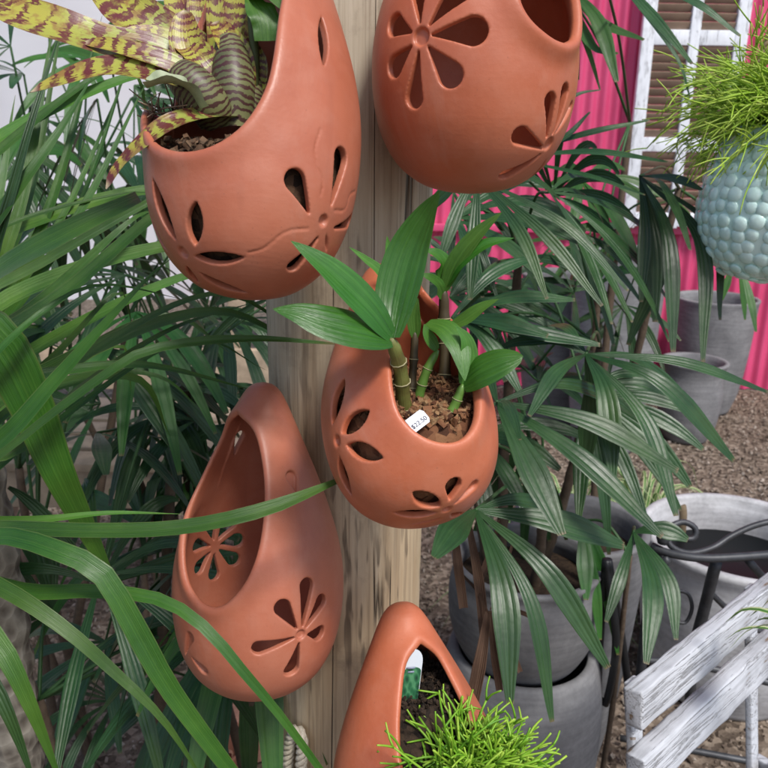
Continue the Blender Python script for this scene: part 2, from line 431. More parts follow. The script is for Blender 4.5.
class Pot:
    def __init__(s, tip, base, R, t=.0062, prof=PROF):
        s.tip = at(*tip); s.base = at(*base); s.R = R; s.t = t
        ax = s.tip - s.base; s.H = np.linalg.norm(ax); Z = ax / s.H
        Y = FWD - Z * np.dot(FWD, Z); Y = nrm(Y); X = np.cross(Y, Z)
        s.M = np.stack([X, Y, Z], 1)                       # local -> world
        P = spline(np.array([(r * R, z * s.H) for r, z in prof]), 90)
        poly = np.vstack([P, [[-.02, s.H], [-.02, 0]]])
        P2 = np.vstack([P, (P * [-1, 1])[::-1][1:-1]])
        s.tab = Tab(P2, (-.002, -.03), (R + .04, s.H + .03), .0006)
        s.cuts = []; s.open = None; s.grooves = []
    def loc(s, p): return (np.asarray(p) - s.base) @ s.M
    def wor(s, p): return np.asarray(p) @ s.M.T + s.base
    def body(s, p):
        p = np.atleast_2d(p); return s.tab(np.hypot(p[:, 0], p[:, 1]), p[:, 2])
    def grad(s, p):
        e = 1e-3; g = np.array([s.body(p + np.eye(3)[k] * e)[0] - s.body(p - np.eye(3)[k] * e)[0] for k in range(3)])
        return nrm(g)
    def hit(s, px, py, back=False):
        o = s.loc(CAM); d = nrm(ray(px, py)) @ s.M
        t = np.linalg.norm(s.loc(CAM)) - s.H * 1.2; best = (9, t)
        for _ in range(200):
            b = s.body(o + d * t)[0]
            r = np.linalg.norm((o + d * t)[:2])
            b = max(b, r - s.R - .03)
            if abs(b) < best[0]: best = (abs(b), t)
            if b < 2e-4: break
            t += b * .8 + 1e-4
            if t > 3: t = best[1]; break
        if back:
            t += .004
            for _ in range(300):
                b = s.body(o + d * t)[0]
                if b > -2e-4: break
                t += max(-b * .8, 2e-4)
        return o + d * t
    def opening(s, pts, flare=.004, k=.008):
        P = np.array([s.hit(*p[:2]) for p in pts]); sh = np.array([p[2] if len(p) > 2 else 0. for p in pts])
        C = P.mean(0); n = nrm(np.array([C[0], C[1], 0]) + .25 * s.grad(C)); n = nrm(n)
        e1 = nrm(np.cross([0, 0, 1.], n)); e2 = np.cross(n, e1)
        q = np.stack([(P - C) @ e1, (P - C) @ e2], 1); q[:, 0] += sh
        q = spline(np.vstack([q, q[:1]]), 90)[:-1]
        lo, hi = q.min(0) - .05, q.max(0) + .05
        s.open = (C, n, e1, e2, Tab(q, lo, hi, .001), flare, k)
    def frame(s, c, n):
        r = (RT @ s.M); e1 = nrm(r - n * (r @ n)); e2 = np.cross(n, e1); return e1, e2
    def petal(s, a, b, w, style='tear', through=True, back=False):
        """a, b: pixel ends (a next to the flower centre)"""
        A, B = s.hit(*a, back=back), s.hit(*b, back=back)
        c = s.hit((a[0] + b[0]) / 2, (a[1] + b[1]) / 2, back=back); n = s.grad(c)
        d = B - A; d = d - n * (d @ n); L = np.linalg.norm(d); e1 = d / L; e2 = np.cross(n, e1)
        w = w * (1.18 if style == 'ves' and through else 1)
        s.cuts.append((style, A * .5 + B * .5 + n * ((c - (A + B) / 2) @ n), n, e1, e2, L, w, through))
    def flower(s, c, pet, style='tear', dot=.0055, r0=.008, back=False):
        """pet: (angle in the picture, length m, width m, through)"""
        p = s.hit(*c, back=back); n = s.grad(p); e1, e2 = s.frame(p, n)
        for ang, L, w, thr in pet:
            a = R_(ang); d = e1 * math.cos(a) + e2 * math.sin(a)
            m = p + d * (r0 + L / 2)
            for _ in range(4): m = m - s.grad(m) * s.body(m)[0]
            n2 = s.grad(m); d2 = nrm(d - n2 * (d @ n2))
            s.cuts.append((style, m, n2, d2, np.cross(n2, d2), L, w * 1.12, thr))
        s.cuts.append(('dot', p, n, e1, e2, dot * 2, dot * 2, False))
    def groove(s, pts, r=.0007):
        s.grooves.append((spline(np.array([s.hit(*p) for p in pts]), 30), r))
    def make(s, h=.0012):
        pad = .014
        o = np.array([-s.R - pad, -s.R - pad, -pad]); n = [int(x / h) + 1 for x in (2 * (s.R + pad), 2 * (s.R + pad), s.H + 2 * pad)]
        ax = [o[k] + h * np.arange(n[k]) for k in range(3)]
        rr = np.hypot(ax[0][:, None], ax[1][None, :])
        B = s.tab(rr[:, :, None] + 0 * ax[2], 0 * rr[:, :, None] + ax[2]).astype(np.float32)
        F = np.maximum(B, -(B + s.t))
        band = np.argwhere((B < .012) & (B > -s.t - .010))
        p = o + h * band
        b = B[band[:, 0], band[:, 1], band[:, 2]].astype(np.float64)
        outer = b.copy(); od = None
        if s.open:
            C, nn, e1, e2, tab, flare, k = s.open
            q = p - C; d2 = tab(q @ e1, q @ e2).astype(np.float64)
            front = (p[:, :2] @ nn[:2]) > 0
            od = np.where(front, d2, .05)
            outer = b - np.where(front, flare * np.exp(-((d2 - .004) / .009) ** 2), 0)
        sh = np.maximum(outer, -(b + s.t))
        if s.open: sh = smax(sh, -od, k)
        for style, c, nn, e1, e2, L, w, thr in s.cuts:
            q = p - c; m = (q ** 2).sum(1) < (L * .5 + .016) ** 2
            if not m.any(): continue
            q = q[m]; x = q @ e1; y = q @ e2; z = q @ nn; bb = b[m]
            if style == 'dot':
                d = np.hypot(x, y) - w / 2
            elif style == 'ves':
                Rr = (L * L / 4 + w * w / 4) / w; cc = Rr - w / 2
                d = np.maximum(np.hypot(x, y - cc), np.hypot(x, y + cc)) - Rr
            else:
                r1, r2 = .0009, w / 2; hh = L - r1 - r2
                xx = x + L / 2 - r1; yy = np.abs(y)
                bq = (r1 - r2) / hh; aq = math.sqrt(1 - bq * bq)
                t_ = -yy * bq + xx * aq
                d = np.where(t_ < 0, np.hypot(xx, yy) - r1, np.where(t_ > aq * hh, np.hypot(xx - hh, yy) - r2, yy * aq + xx * bq - r1))
            dep = np.maximum(0, -bb)
            cut = d + (.04 if thr else .40) * dep
            cut = np.maximum(cut, np.abs(z) - .024)
            if not thr: cut = np.maximum(cut, -(bb + (.0036 if style != 'dot' else .0030)))
            sh[m] = smax(sh[m], -cut, .0011)
        for P, r in s.grooves:
            d = np.full(len(p), 9.)
            near = (np.abs(b) < .006)
            pn = p[near]; dn = np.full(len(pn), 9.)
            for a in P: dn = np.minimum(dn, ((pn - a) ** 2).sum(1))
            d[near] = np.sqrt(dn)
            sh = smax(sh, r - d, .0012)
        F[band[:, 0], band[:, 1], band[:, 2]] = sh
        return surface_nets(F, o, h)
    def soil(s, pt, h=.003, amp=.004):
        """growing medium filling the pot up to the level through the point pt"""
        up = np.array([0, 0, 1.]) @ s.M; p0 = s.loc(pt)
        pad = .004
        o = np.array([-s.R - pad, -s.R - pad, -pad]); n = [int(x / h) + 1 for x in (2 * (s.R + pad), 2 * (s.R + pad), s.H + 2 * pad)]
        G = np.stack(np.meshgrid(*[o[k] + h * np.arange(n[k]) for k in range(3)], indexing='ij'), -1).reshape(-1, 3)
        b = s.body(G)
        lump = amp * (np.sin(G[:, 0] * 210 + 1) * np.sin(G[:, 1] * 190) + .6 * np.sin(G[:, 0] * 400 + G[:, 1] * 330))
        F = np.maximum(b + s.t + .005, (G - p0) @ up - lump).reshape(n).astype(np.float32)
        V, Q = surface_nets(F, o, h)
        top = V[np.abs((V - p0) @ up - amp * (np.sin(V[:, 0] * 210 + 1) * np.sin(V[:, 1] * 190) + .6 * np.sin(V[:, 0] * 400 + V[:, 1] * 330))) < .002]
        return V, Q, top

CUBE_F = [(0, 1, 3, 2), (4, 6, 7, 5), (0, 4, 5, 1), (2, 3, 7, 6), (0, 2, 6, 4), (1, 5, 7, 3)]
def chips(mb, pts, lo, hi, flat=.5, lift=.3):
    for p in pts:
        a = rng.normal(size=(3, 3)); q, _ = np.linalg.qr(a)
        L = rng.uniform(lo, hi) * np.array([1, rng.uniform(.25, .9), rng.uniform(.15, .2 + flat)])
        c = np.array([[x, y, z] for x in (-.5, .5) for y in (-.5, .5) for z in (-.5, .5)]) * L + rng.normal(0, .08, (8, 3)) * L
        mb.add(c @ q.T + p + [0, 0, lift * L[2]], CUBE_F)
# ------------------------------------------------------------------ materials shared
TERRA = mat_terracotta()
BARK = mat_soil('orchid_bark', [(.025, .012, .007), (.11, .045, .022), (.20, .095, .045), (.27, .17, .085), (.07, .03, .016)], 140)
DARKSOIL = mat_soil('potting_mix', [(.008, .006, .005), (.02, .014, .010), (.05, .032, .02), (.014, .010, .008)], 200)
MIXED = mat_soil('bark_mix', [(.012, .008, .006), (.05, .03, .018), (.10, .055, .03), (.17, .11, .065), (.015, .01, .007)], 160)

# ------------------------------------------------------------------ the post
POST_D = .80; POST_R = .0845
pc = on_y(347, 325, POST_D); POSTX = pc[0]
def make_post():
    mb = MB(); k = 72; n = 90; zs = np.linspace(-.05, 2.6, n + 1)
    V = []; UV = []
    for i, z in enumerate(zs):
        for j in range(k):
            a = 2 * PI * j / k
            r = POST_R * (1 + .012 * math.sin(3 * a + 1 + z * .7) + .008 * math.sin(7 * a + z * 1.3) + .006 * math.sin(z * 5 + 2 * a))
            
            V.append((r * math.cos(a), r * math.sin(a), z)); UV.append((j / k, z))
    F = [(i * k + j, i * k + (j + 1) % k, (i + 1) * k + (j + 1) % k, (i + 1) * k + j) for i in range(n) for j in range(k)]
    F.append(tuple(n * k + j for j in range(k)))
    mb.add(V, F, UV)
    o = build('wooden_post', mb, mat_post())
    o.location = (POSTX, POST_D, 0)
    tag(o, 'round weathered grey-brown timber post the terracotta pots hang on', 'post')
make_post()

# ------------------------------------------------------------------ the five pots
GP = 'terracotta teardrop pots hung on the post'
def place_pot(P, label, soil=None, soilmat=None, chip=None, nchip=0, h=.00105):
    e = thing('hanging_pot', P.base, label, 'hanging pot', GP)
    e.matrix_world = Matrix([[*P.M[0], P.base[0]], [*P.M[1], P.base[1]], [*P.M[2], P.base[2]], [0, 0, 0, 1]])
    V, Q = P.make(h)
    link('pot_body', np_mesh('pot_body', V, Q), TERRA, e)
    if soil is not None:
        V, Q, top = P.soil(soil)
        mb = MB(); mb.add(V, Q)
        if nchip:
            pts = top[rng.integers(0, len(top), nchip)]
            pts = pts[np.array([P.body(p)[0] < -P.t - .004 for p in pts])]
            up = np.array([0, 0, 1.]) @ P.M
            chips(mb, pts + up * rng.uniform(0, .004, (len(pts), 1)), *chip)
        link('growing_mix', np_mesh('growing_mix', mb.verts(), mb.f, None, False), soilmat, e)
    return e

def z4(x, y): return (x / 2.133 + 150, y / 2.133 + 360)
def z3(x, y): return (x / 2.133 + 260, y / 2.133 + 180)
def z2(x, y): return (x / 2.954 + 340, y / 2.954)
def z1(x, y): return (x / 3.2 + 130, y / 3.2 + 120)
def z5(x, y): return (x / 2.954 + 320, y / 2.954 + 580)
def z33(x, y): return (x / 3.84 + 320, y / 3.84 + 340)

# empty pot with the big egg-shaped opening, left
p4 = Pot((263, 382, .735), (257, 692, .745), .0812)
p4.opening([z4(*q) for q in [(185, 118), (215, 150), (233, 215), (239, 300), (228, 395), (203, 465), (165, 512), (130, 524), (97, 500), (76, 450), (74, 370), (90, 290), (117, 210), (150, 145)]], .003, .009)
p4.flower((301, 635), [(118, .033, .0135, True), (76, .043, .0125, True), (42, .033, .0115, True), (-18, .022, .0125, True), (-104, .034, .013, True), (186, .038, .0115, True)], 'tear', .0048, .0075)
p4.flower((212, 545), [(0, .026, .014, True), (-52, .03, .016, True), (-100, .028, .014, True), (45, .028, .013, True), (100, .028, .012, True), (150, .027, .013, True), (205, .028, .013, True)], 'tear', .0055, .008, True)
p4.petal((297, 492), (290, 470), .0125, 'tear', False)
p4.petal((231, 452), (238, 428), .011, 'tear', True, True)
p4.petal((185, 655), (191, 634), .010, 'tear', False)
p4.petal((192, 658), (207, 674), .011, 'tear', False)
place_pot(p4, 'empty terracotta teardrop pot with a large egg-shaped opening, crossed by a green leaf blade')

# orchid pot in front of the post
p3 = Pot((379, 268, .680), (427, 521, .565), .0680)
p3.opening([z3(*q) for q in [(358, 212), (322, 250), (292, 320), (283, 400), (287, 460), (303, 508), (340, 545), (388, 561), (430, 550), (454, 510), (456, 450), (440, 375), (418, 290), (392, 232)]], .0058, .008)
p3.petal((332, 424), (344, 378), .0115, 'ves'); p3.petal((341, 433), (370, 411), .0115, 'ves')
p3.petal((346, 445), (383, 458), .0105, 'ves'); p3.petal((339, 457), (351, 496), .0095, 'ves')
p3.cuts.append(('dot', p3.hit(336.5, 441), p3.grad(p3.hit(336.5, 441)), *p3.frame(None, p3.grad(p3.hit(336.5, 441))), .0085, .0085, False))
p3.petal((450, 501), (455, 478), .0125, 'tear'); p3.petal((455, 504), (478, 481), .0095, 'tear', False)
p3.petal((440, 507), (413, 492), .0115, 'ves'); p3.petal((437, 513), (393, 513), .0095, 'ves')
p3.petal((441, 518), (408, 526), .006, 'ves', False); p3.petal((452, 514), (463, 518), .006, 'ves')
p3.cuts.append(('dot', p3.hit(447, 510), p3.grad(p3.hit(447, 510)), *p3.frame(None, p3.grad(p3.hit(447, 510))), .0075, .0075, False))
p3.petal((372, 306), (380, 284), .008, 'ves'); 
p3soil = p3.wor(p3.hit(430, 441)) + np.array([0, .02, .006])
place_pot(p3, 'terracotta teardrop pot filled with brown bark, holding a broad-leaved orchid', p3soil, BARK, (.002, .0075, .6), 2600)

# bromeliad pot, upper left
p1 = Pot((270, -125, .600), (246, 298, .572), .0803)
p1.opening([(283, -20), (277, 5), (271, 50), (262, 88), (241, 122), (212, 143), (182, 149), (158, 142), (149, 122, -.004), (150, 88, -.016), (160, 40, -.045), (180, -15, -.055), (212, -65, -.055), (250, -92, -.03), (277, -62)], .003, .009)
p1.petal(z1(146, 385), z1(72, 188), .0105, 'ves'); p1.petal(z1(207, 402), z1(210, 260), .0105, 'ves')
p1.petal(z1(204, 437), z1(366, 440), .0085, 'ves'); p1.petal(z1(222, 488), z1(378, 556), .0085, 'ves')
p1.petal(z1(182, 470), z1(216, 522), .006, 'ves'); p1.petal(z1(118, 420), z1(40, 272), .008, 'ves', True)
q = p1.hit(*z1(168, 425)); p1.cuts.append(('dot', q, p1.grad(q), *p1.frame(None, p1.grad(q)), .009, .009, False))
p1.petal(z1(575, 300), z1(513, 158), .0155, 'tear'); p1.petal(z1(645, 275), z1(682, 88), .0155, 'tear')
p1.petal(z1(655, 346), z1(712, 318), .011, 'tear'); p1.petal(z1(602, 376), z1(508, 482), .010, 'tear')
p1.petal(z1(628, 362), z1(630, 425), .003, 'ves', False)
q = p1.hit(*z1(620, 323)); p1.cuts.append(('dot', q, p1.grad(q), *p1.frame(None, p1.grad(q)), .0088, .0088, False))
p1.petal((324, 66), (322, 16), .0075, 'ves')
p1.groove([z1(380, 425), z1(430, 410), z1(480, 370), z1(520, 352), z1(570, 348)])
p1.groove([z1(610, 30), z1(593, 90), z1(600, 150), z1(618, 195), z1(612, 240)])
p1.groove([z1(655, 290), z1(690, 285), z1(705, 240), z1(722, 228)])
p1soil = p1.wor(p1.hit(200, 146)) + np.array([0, .02, -.004])
place_pot(p1, 'large terracotta teardrop pot holding a striped yellow and maroon bromeliad', p1soil, MIXED, (.003, .008, .5), 900)

# upper right pot, cut off by the top of the picture
p2 = Pot((482, -185, .585), (470, 194, .65), .0832)
p2.opening([z2(*q) for q in [(524, -40), (533, 15), (562, 62), (605, 100), (640, 120), (668, 122), (690, 90)]] + [(580, -20), (570, -70), (540, -95), (518, -60)], .0055, .008)
p2.flower((420.6, 36.6), [(0, .041, .0185, True), (-52, .036, .0165, True), (-103, .040, .0135, True), (-150, .030, .015, True), (152, .030, .015, True), (98, .04, .0145, True), (46, .043, .0175, True)], 'tear', .0068, .010)
p2.petal((544, 149), (514, 132), .0145, 'tear'); p2.petal((547, 138), (551, 92), .0125, 'tear')
p2.petal((553, 135), (567, 83), .0115, 'tear'); p2.petal((541, 154), (499, 178), .0125, 'tear')
p2.petal((546, 160), (530, 184), .008, 'tear', False); p2.petal((556, 133), (573, 102), .008, 'tear', False)
q = p2.hit(549, 144); p2.cuts.append(('dot', q, p2.grad(q), *p2.frame(None, p2.grad(q)), .011, .011, False))
place_pot(p2, 'plump terracotta teardrop pot hung in front of the pink wall, topmost on the post')

# lowest pot with the rhipsalis
p5 = Pot((401, 602, .735), (432, 905, .715), .0835)
p5.opening([z5(*q) for q in [(300, 192), (262, 245), (247, 345), (242, 450), (252, 560), (300, 680), (380, 720), (440, 680), (462, 580), (452, 470), (418, 370), (380, 290), (345, 228)]], .003, .009)
p5soil = p5.wor(p5.hit(412, 745)) + np.array([0, .02, .01])
place_pot(p5, 'terracotta teardrop pot planted with a bright green stringy cactus, lowest on the post', p5soil, DARKSOIL, (.002, .006, .5), 500)
# ------------------------------------------------------------------ leaf profiles
def wf_lance(s):   return max(.02, math.sin(PI * min(1, s * .93 + .07) ** .85) ** .8)
def wf_strap(s):   return (1 - .25 * (1 - min(1, s / .15)) if s < .15 else 1.0) * (1 if s < .45 else max(.02, 1 - ((s - .45) / .55) ** 1.7))
def wf_rhap(s):    return max(.10, min(1, .13 + 1.45 * s) * (1 if s < .62 else 1 - .62 * ((s - .62) / .38) ** 1.8))
def wf_brom(s):    return (.75 + .25 * math.sin(PI * min(1, s * 1.2))) * (1 if s < .72 else max(.04, math.sqrt(max(0, 1 - ((s - .72) / .28) ** 2))))
def wf_thin(s):    return max(.05, 1 - s ** 2.2)
CAMV = -FWD
def hint(up=.6, side=0.):
    return nrm(CAMV + up * np.array([0, 0, 1.]) + side * RT)
def ppath(P): return np.array([at(*p) for p in P])

# ------------------------------------------------------------------ bromeliad
def mat_brom():
    t = NT('bromeliad_leaf'); uv, u, v = t.uv(); ob = t.co()
    oi = t.n('ShaderNodeObjectInfo')
    n = t.noise(ob, 70, 4, .6); n2 = t.noise(ob, 26, 3, .5); nf = t.noise(ob, 160, 4, .65)
    m = t.n('ShaderNodeMapping'); m.inputs['Scale'].default_value = (9, .7, 1); t.l(uv, m.inputs[0]); st = t.noise(m.outputs[0], 1.5, 3)
    ph = t.math('ADD', t.math('MULTIPLY', v, 78.), t.math('ADD', t.math('MULTIPLY', n, 11.), t.math('MULTIPLY', st, 6.)))
    w = t.math('SINE', ph)
    thr = t.math('ADD', -.05, t.math('MULTIPLY', t.math('SUBTRACT', n2, .5), 4.5))
    band = t.ramp(t.math('SUBTRACT', w, thr), [(.0, 0.), (.3, 1.)])
    band = t.math('MULTIPLY', band, t.ramp(nf, [(.3, .35), (.5, 1.)]))
    base = t.ramp(t.math('ADD', t.math('MULTIPLY', v, .55), t.math('MULTIPLY', n2, .45)), [(.15, (.17, .21, .085)), (.4, (.23, .28, .045)), (.62, (.33, .32, .035)), (.9, (.40, .30, .035))])
    base = t.mix(t.math('MULTIPLY', nf, .3), base, (.36, .36, .13))
    base = t.mix(t.math('MULTIPLY', t.ramp(t.noise(ob, 95, 3), [(.5, 0.), (.62, 1.)]), .6), base, (.20, .045, .035))
    c = t.mix(t.math('MULTIPLY', band, .95), base, (.105, .014, .022))
    e = t.math('ABSOLUTE', t.math('SUBTRACT', u, .5))
    c = t.mix(t.math('MULTIPLY', t.ramp(e, [(.46, 0.), (.5, 1.)]), t.math('MULTIPLY', n, .9)), c, (.16, .03, .03))
    c = t.mix(t.ramp(v, [(.955, 0.), (.985, 1.)]), c, (.42, .33, .22))
    b = t.bump(st, .4, .001); b = t.bump(nf, .25, .0006, b)
    return t.prin(c, .36, b, .45, transl=.06)
def mat_brom_base():
    t = NT('bromeliad_sheath'); uv, u, v = t.uv(); ob = t.co()
    n = t.noise(ob, 60, 4, .6); n2 = t.noise(ob, 22, 3, .5)
    ph = t.math('ADD', t.math('MULTIPLY', v, 85.), t.math('ADD', t.math('MULTIPLY', n, 16.), t.math('ADD', t.math('MULTIPLY', n2, 10.), t.math('MULTIPLY', t.math('ABSOLUTE', t.math('SUBTRACT', u, .5)), 7.))))
    band = t.ramp(t.math('SINE', ph), [(-.05, 0.), (.4, 1.)])
    base = t.ramp(n2, [(.3, (.085, .09, .04)), (.5, (.16, .165, .07)), (.7, (.25, .25, .11))])
    c = t.mix(t.math('MULTIPLY', band, .9), base, (.055, .012, .018))
    g = t.n('ShaderNodeNewGeometry')
    return t.prin(c, .45, t.bump(n, .3, .001), .4, transl=.08)
BROM, BROMB = mat_brom(), mat_brom_base()
ROOTFIB = mat_plain('dry_root', (.22, .15, .10), .9, .2)
br = thing('bromeliad', at(228, 150, .60), 'striped yellow-green and maroon bromeliad growing in the upper left terracotta pot', 'potted plant')
def bleaf(P, wpx, up=.7, side=0., curl=.25, mat=BROM, wf=wf_brom, name='leaf', n=22, wave=.0):
    mb = MB(); d = np.mean([p[2] for p in P])
    strip(mb, ppath(P), wpx * d / FPX, hint(up, side), wf, n, 5, curl=-curl, wave=wave)
    return build(name, mb, mat, br)
bleaf([(222, 112, .60), (192, 78, .585), (150, 54, .575), (100, 42, .565), (50, 26, .56), (0, 6, .565), (-40, -5, .58)], 52, .9, curl=.22, wave=.03)
bleaf([(226, 108, .60), (205, 70, .60), (168, 40, .60), (128, 12, .60), (92, -18, .61)], 54, .5, wave=.03)
bleaf([(222, 112, .60), (200, 84, .57), (165, 64, .56), (125, 51, .555), (83, 42, .56)], 31, 1.0, curl=.35, wave=.02)
bleaf([(220, 118, .60), (198, 92, .565), (160, 76, .55), (115, 70, .545), (70, 79, .545), (30, 93, .55)], 42, 1.1, curl=.3, wave=.02)
bleaf([(226, 110, .61), (205, 60, .62), (190, 20, .63), (172, -35, .645)], 46, .2, curl=.25)
bleaf([(232, 112, .60), (228, 65, .605), (224, 25, .60), (216, -30, .595)], 36, .1, curl=.3)
bleaf([(240, 114, .60), (244, 75, .605), (241, 35, .605), (232, -10, .60)], 30, .2, .2, curl=.3)
bleaf([(244, 125, .59), (224, 116, .565), (197, 117, .545), (168, 127, .535), (140, 147, .535), (120, 168, .54), (106, 189, .545)], 30, 1.3, curl=.3, wave=.02)
bleaf([(236, 100, .60), (246, 55, .585), (250, 25, .575), (262, -5, .57)], 15, .2)
bleaf([(222, 110, .61), (200, 78, .60), (178, 52, .59), (150, 38, .585), (120, 34, .58)], 40, .8, curl=.25)
bleaf([(226, 105, .615), (214, 60, .615), (204, 20, .62), (196, -25, .63)], 34, .3, curl=.25)
bleaf([(230, 108, .60), (212, 80, .58), (196, 64, .575), (186, 40, .575), (184, 10, .58)], 38, .4, curl=.3)
bleaf([(234, 108, .59), (236, 70, .585), (236, 30, .58), (238, -20, .575)], 34, .2, curl=.3)
bleaf([(214, 112, .585), (198, 92, .57), (178, 78, .562), (158, 72, .56), (138, 76, .562)], 26, .9, curl=.35, wave=.03)
bleaf([(232, 112, .585), (220, 84, .575), (206, 66, .57), (194, 52, .572), (176, 44, .578)], 34, .7, curl=.35, wave=.03)
bleaf([(238, 112, .59), (240, 82, .58), (236, 56, .575), (224, 34, .575), (214, 22, .58)], 32, .3, .2, curl=.35)
bleaf([(242, 116, .592), (256, 84, .59), (258, 60, .585), (250, 40, .582)], 20, .3, .3, curl=.3)
# tight sheaths of the rosette: upright overlapping half-tubes
def sheath(P, wpx, depth, side=0.):
    mb = MB(); d = P[0][2]; pts = spline(ppath(P), 18); W0 = wpx * d / FPX
    V = []; UV = []; m = 12
    for i, p in enumerate(pts):
        s = i / 18; w = W0 * (.62 + .55 * math.sin(PI * (s * .75 + .15)))
        ax = nrm(pts[min(i + 1, 18)] - pts[max(i - 1, 0)])
        N = nrm(CAMV + side * RT - ax * np.dot(CAMV + side * RT, ax)); W = np.cross(ax, N)
        for j in range(m + 1):
            a = (j / m - .5) * 2.5
            V.append(p + W * math.sin(a) * w * .5 + N * (math.cos(a) - .3) * w * depth); UV.append((j / m, s))
    k = m + 1
    mb.add(V, [(i * k + j, i * k + j + 1, (i + 1) * k + j + 1, (i + 1) * k + j) for i in range(18) for j in range(m)], UV)
    build('leaf_sheath', mb, BROMB, br)
sheath([(236, 128, .575), (234, 95, .572), (232, 62, .575), (230, 40, .58)], 38, .5, .15)
sheath([(220, 122, .57), (207, 104, .56), (190, 84, .555), (176, 72, .556)], 40, .5, -.25)
sheath([(250, 122, .585), (251, 90, .59), (247, 55, .595)], 24, .5, .4)
sheath([(212, 126, .575), (205, 110, .57), (196, 98, .57)], 30, .45, -.4)
mb = MB()                                                         # pale cup where an old leaf was cut
strip(mb, spline(ppath([(200, 108, .548), (190, 92, .54), (176, 84, .534), (160, 84, .531), (148, 88, .531)]), 16), 30 * .54 / FPX, nrm(np.array([0, 0, 1.]) + CAMV * .35 - RT * .2), lambda s: (.7 + .5 * s) if s < .9 else 1.15 - 1.5 * (s - .9), 16, 5, curl=-.55, wave=.05)
build('cut_leaf', mb, mat_plain('pale_leaf_cut', (.27, .31, .19), .5, .4, var=.35, scale=60), br)
mb = MB()
for i in range(46):
    p = at(random.uniform(150, 190), random.uniform(108, 122), .56 + random.uniform(-.01, .02))
    q = p + rng.normal(0, .009, 3) + [0, 0, .003]
    tube(mb, [p, (p + q) / 2 + rng.normal(0, .003, 3), q], [.0007, .0004], 4)
build('dry_roots', mb, ROOTFIB, br)

# green seedling beside it, half out of the picture
GREENL = mat_leaf('orchid_leaf', (.016, .072, .008), (.032, .13, .012), (.06, .185, .024), .24, 7, .16, vb=.12)
GREENB = mat_leaf('orchid_young_leaf', (.03, .115, .014), (.058, .175, .02), (.10, .24, .035), .36, 5, .2, vb=.10)
CANE = None
def mat_cane():
    t = NT('orchid_cane'); uv, u, v = t.uv(); ob = t.co()
    n = t.noise(ob, 50, 4); 
    c = t.ramp(n, [(.3, (.075, .055, .022)), (.5, (.12, .115, .03)), (.7, (.16, .19, .05))])
    m = t.n('ShaderNodeMapping'); m.inputs['Scale'].default_value = (20, 1, 1); t.l(uv, m.inputs[0])
    return t.prin(c, .42, t.bump(t.noise(m.outputs[0], 2, 2), .4, .001), .4)
CANE = mat_cane()
CANEG = mat_plain('green_cane', (.10, .20, .035), .4, .4)
CANED = mat_plain('dark_cane', (.06, .045, .022), .5, .35)
sd = thing('seedling', at(254, 96, .585), 'small plain green seedling with one torn leaf beside the striped bromeliad', 'potted plant')
mb = MB(); tube(mb, ppath([(253, 98, .59), (255, 60, .58), (252, 25, .572), (250, -6, .57)]), [.0038, .003], 8, 14); build('stem', mb, mat_plain('olive_stem', (.07, .085, .03), .5, .3), sd)
mb = MB(); strip(mb, ppath([(250, -4, .57), (258, 8, .562), (266, 22, .56), (268, 41, .562)]), 32 * .565 / FPX, hint(.8), lambda s: (.35 + 1.2 * s if s < .5 else .95 - .25 * (s - .5)), 12, 4, fold=.1, wave=.06); build('leaf', mb, GREENB, sd)
mb = MB(); strip(mb, ppath([(250, -2, .57), (262, -8, .562), (275, -4, .556), (282, 10, .552)]), 24 * .565 / FPX, hint(.8), wf_lance, 12, 4, fold=.1); build('leaf', mb, GREENB, sd)
# red and white plant tag behind
lt = thing('plant_tag', at(246, 60, .60), 'red and white plastic plant tag stuck in the pot behind the bromeliad', 'plant tag')
c = at(246, 35, .605); mb = MB(); box(mb, c, RT * .0075, UP * .042, -FWD * .0006, .0003); build('card', mb, mat_plain('white_plastic', (.75, .75, .74), .4, .5, var=.03), lt)
mb = MB(); box(mb, at(244, 14, .6035), RT * .0068, UP * .0075, -FWD * .0006, .0002); build('red_print', mb, mat_plain('red_print', (.55, .025, .05), .4, .5, var=.05), lt)

# ------------------------------------------------------------------ orchid
orc = thing('orchid', at(425, 425, .60), 'broad-leaved green orchid with jointed canes in the middle terracotta pot', 'potted plant')
PALE = mat_plain('pale_sheath', (.36, .32, .18), .6, .3)
def cane(P, r, mat, nodes=3):
    mb = MB(); pts = spline(ppath(P), 18)
    rr = np.linspace(r[0], r[1], 19); rr[-1] *= .35; rr[-2] *= .8
    for k in range(1, nodes + 1): rr[min(18, int(k * 18 / (nodes + 1)))] *= 1.18
    tube(mb, pts, rr, 10); o = build('cane', mb, mat, orc)
    for k in range(1, nodes + 1):
        mb = MB(); i = min(17, int(k * 18 / (nodes + 1)))
        tube(mb, [pts[i], pts[i] * .86 + pts[i + 1] * .14], rr[i] * 1.07, 10)
        build('node_ring', mb, PALE, o)
    return o
cane([(405, 424, .582), (403, 398, .566), (400, 368, .55), (391, 338, .532)], (.0062, .0046), CANE, 3)
cane([(411, 418, .60), (412, 385, .602), (414, 355, .60), (415, 330, .597)], (.0036, .003), CANED, 2)
cane([(415, 420, .592), (420, 392, .586), (428, 368, .58), (438, 350, .578)], (.0042, .0030), CANEG, 3)
cane([(441, 438, .572), (449, 418, .569), (458, 398, .565), (463, 384, .562)], (.0046, .0030), CANEG, 3)
cane([(443, 400, .63), (445, 360, .63), (444, 318, .628), (444, 288, .62)], (.0050, .0042), CANED, 3)
def oleaf(P, wpx, up=.5, side=0., mat=GREENL, fold=.16, wf=wf_lance, curl=0., n=20):
    mb = MB(); d = np.mean([p[2] for p in P])
    strip(mb, ppath(P), wpx * d / FPX, hint(up, side), wf, n, 4, fold=fold, curl=curl)
    return build('leaf', mb, mat, orc)
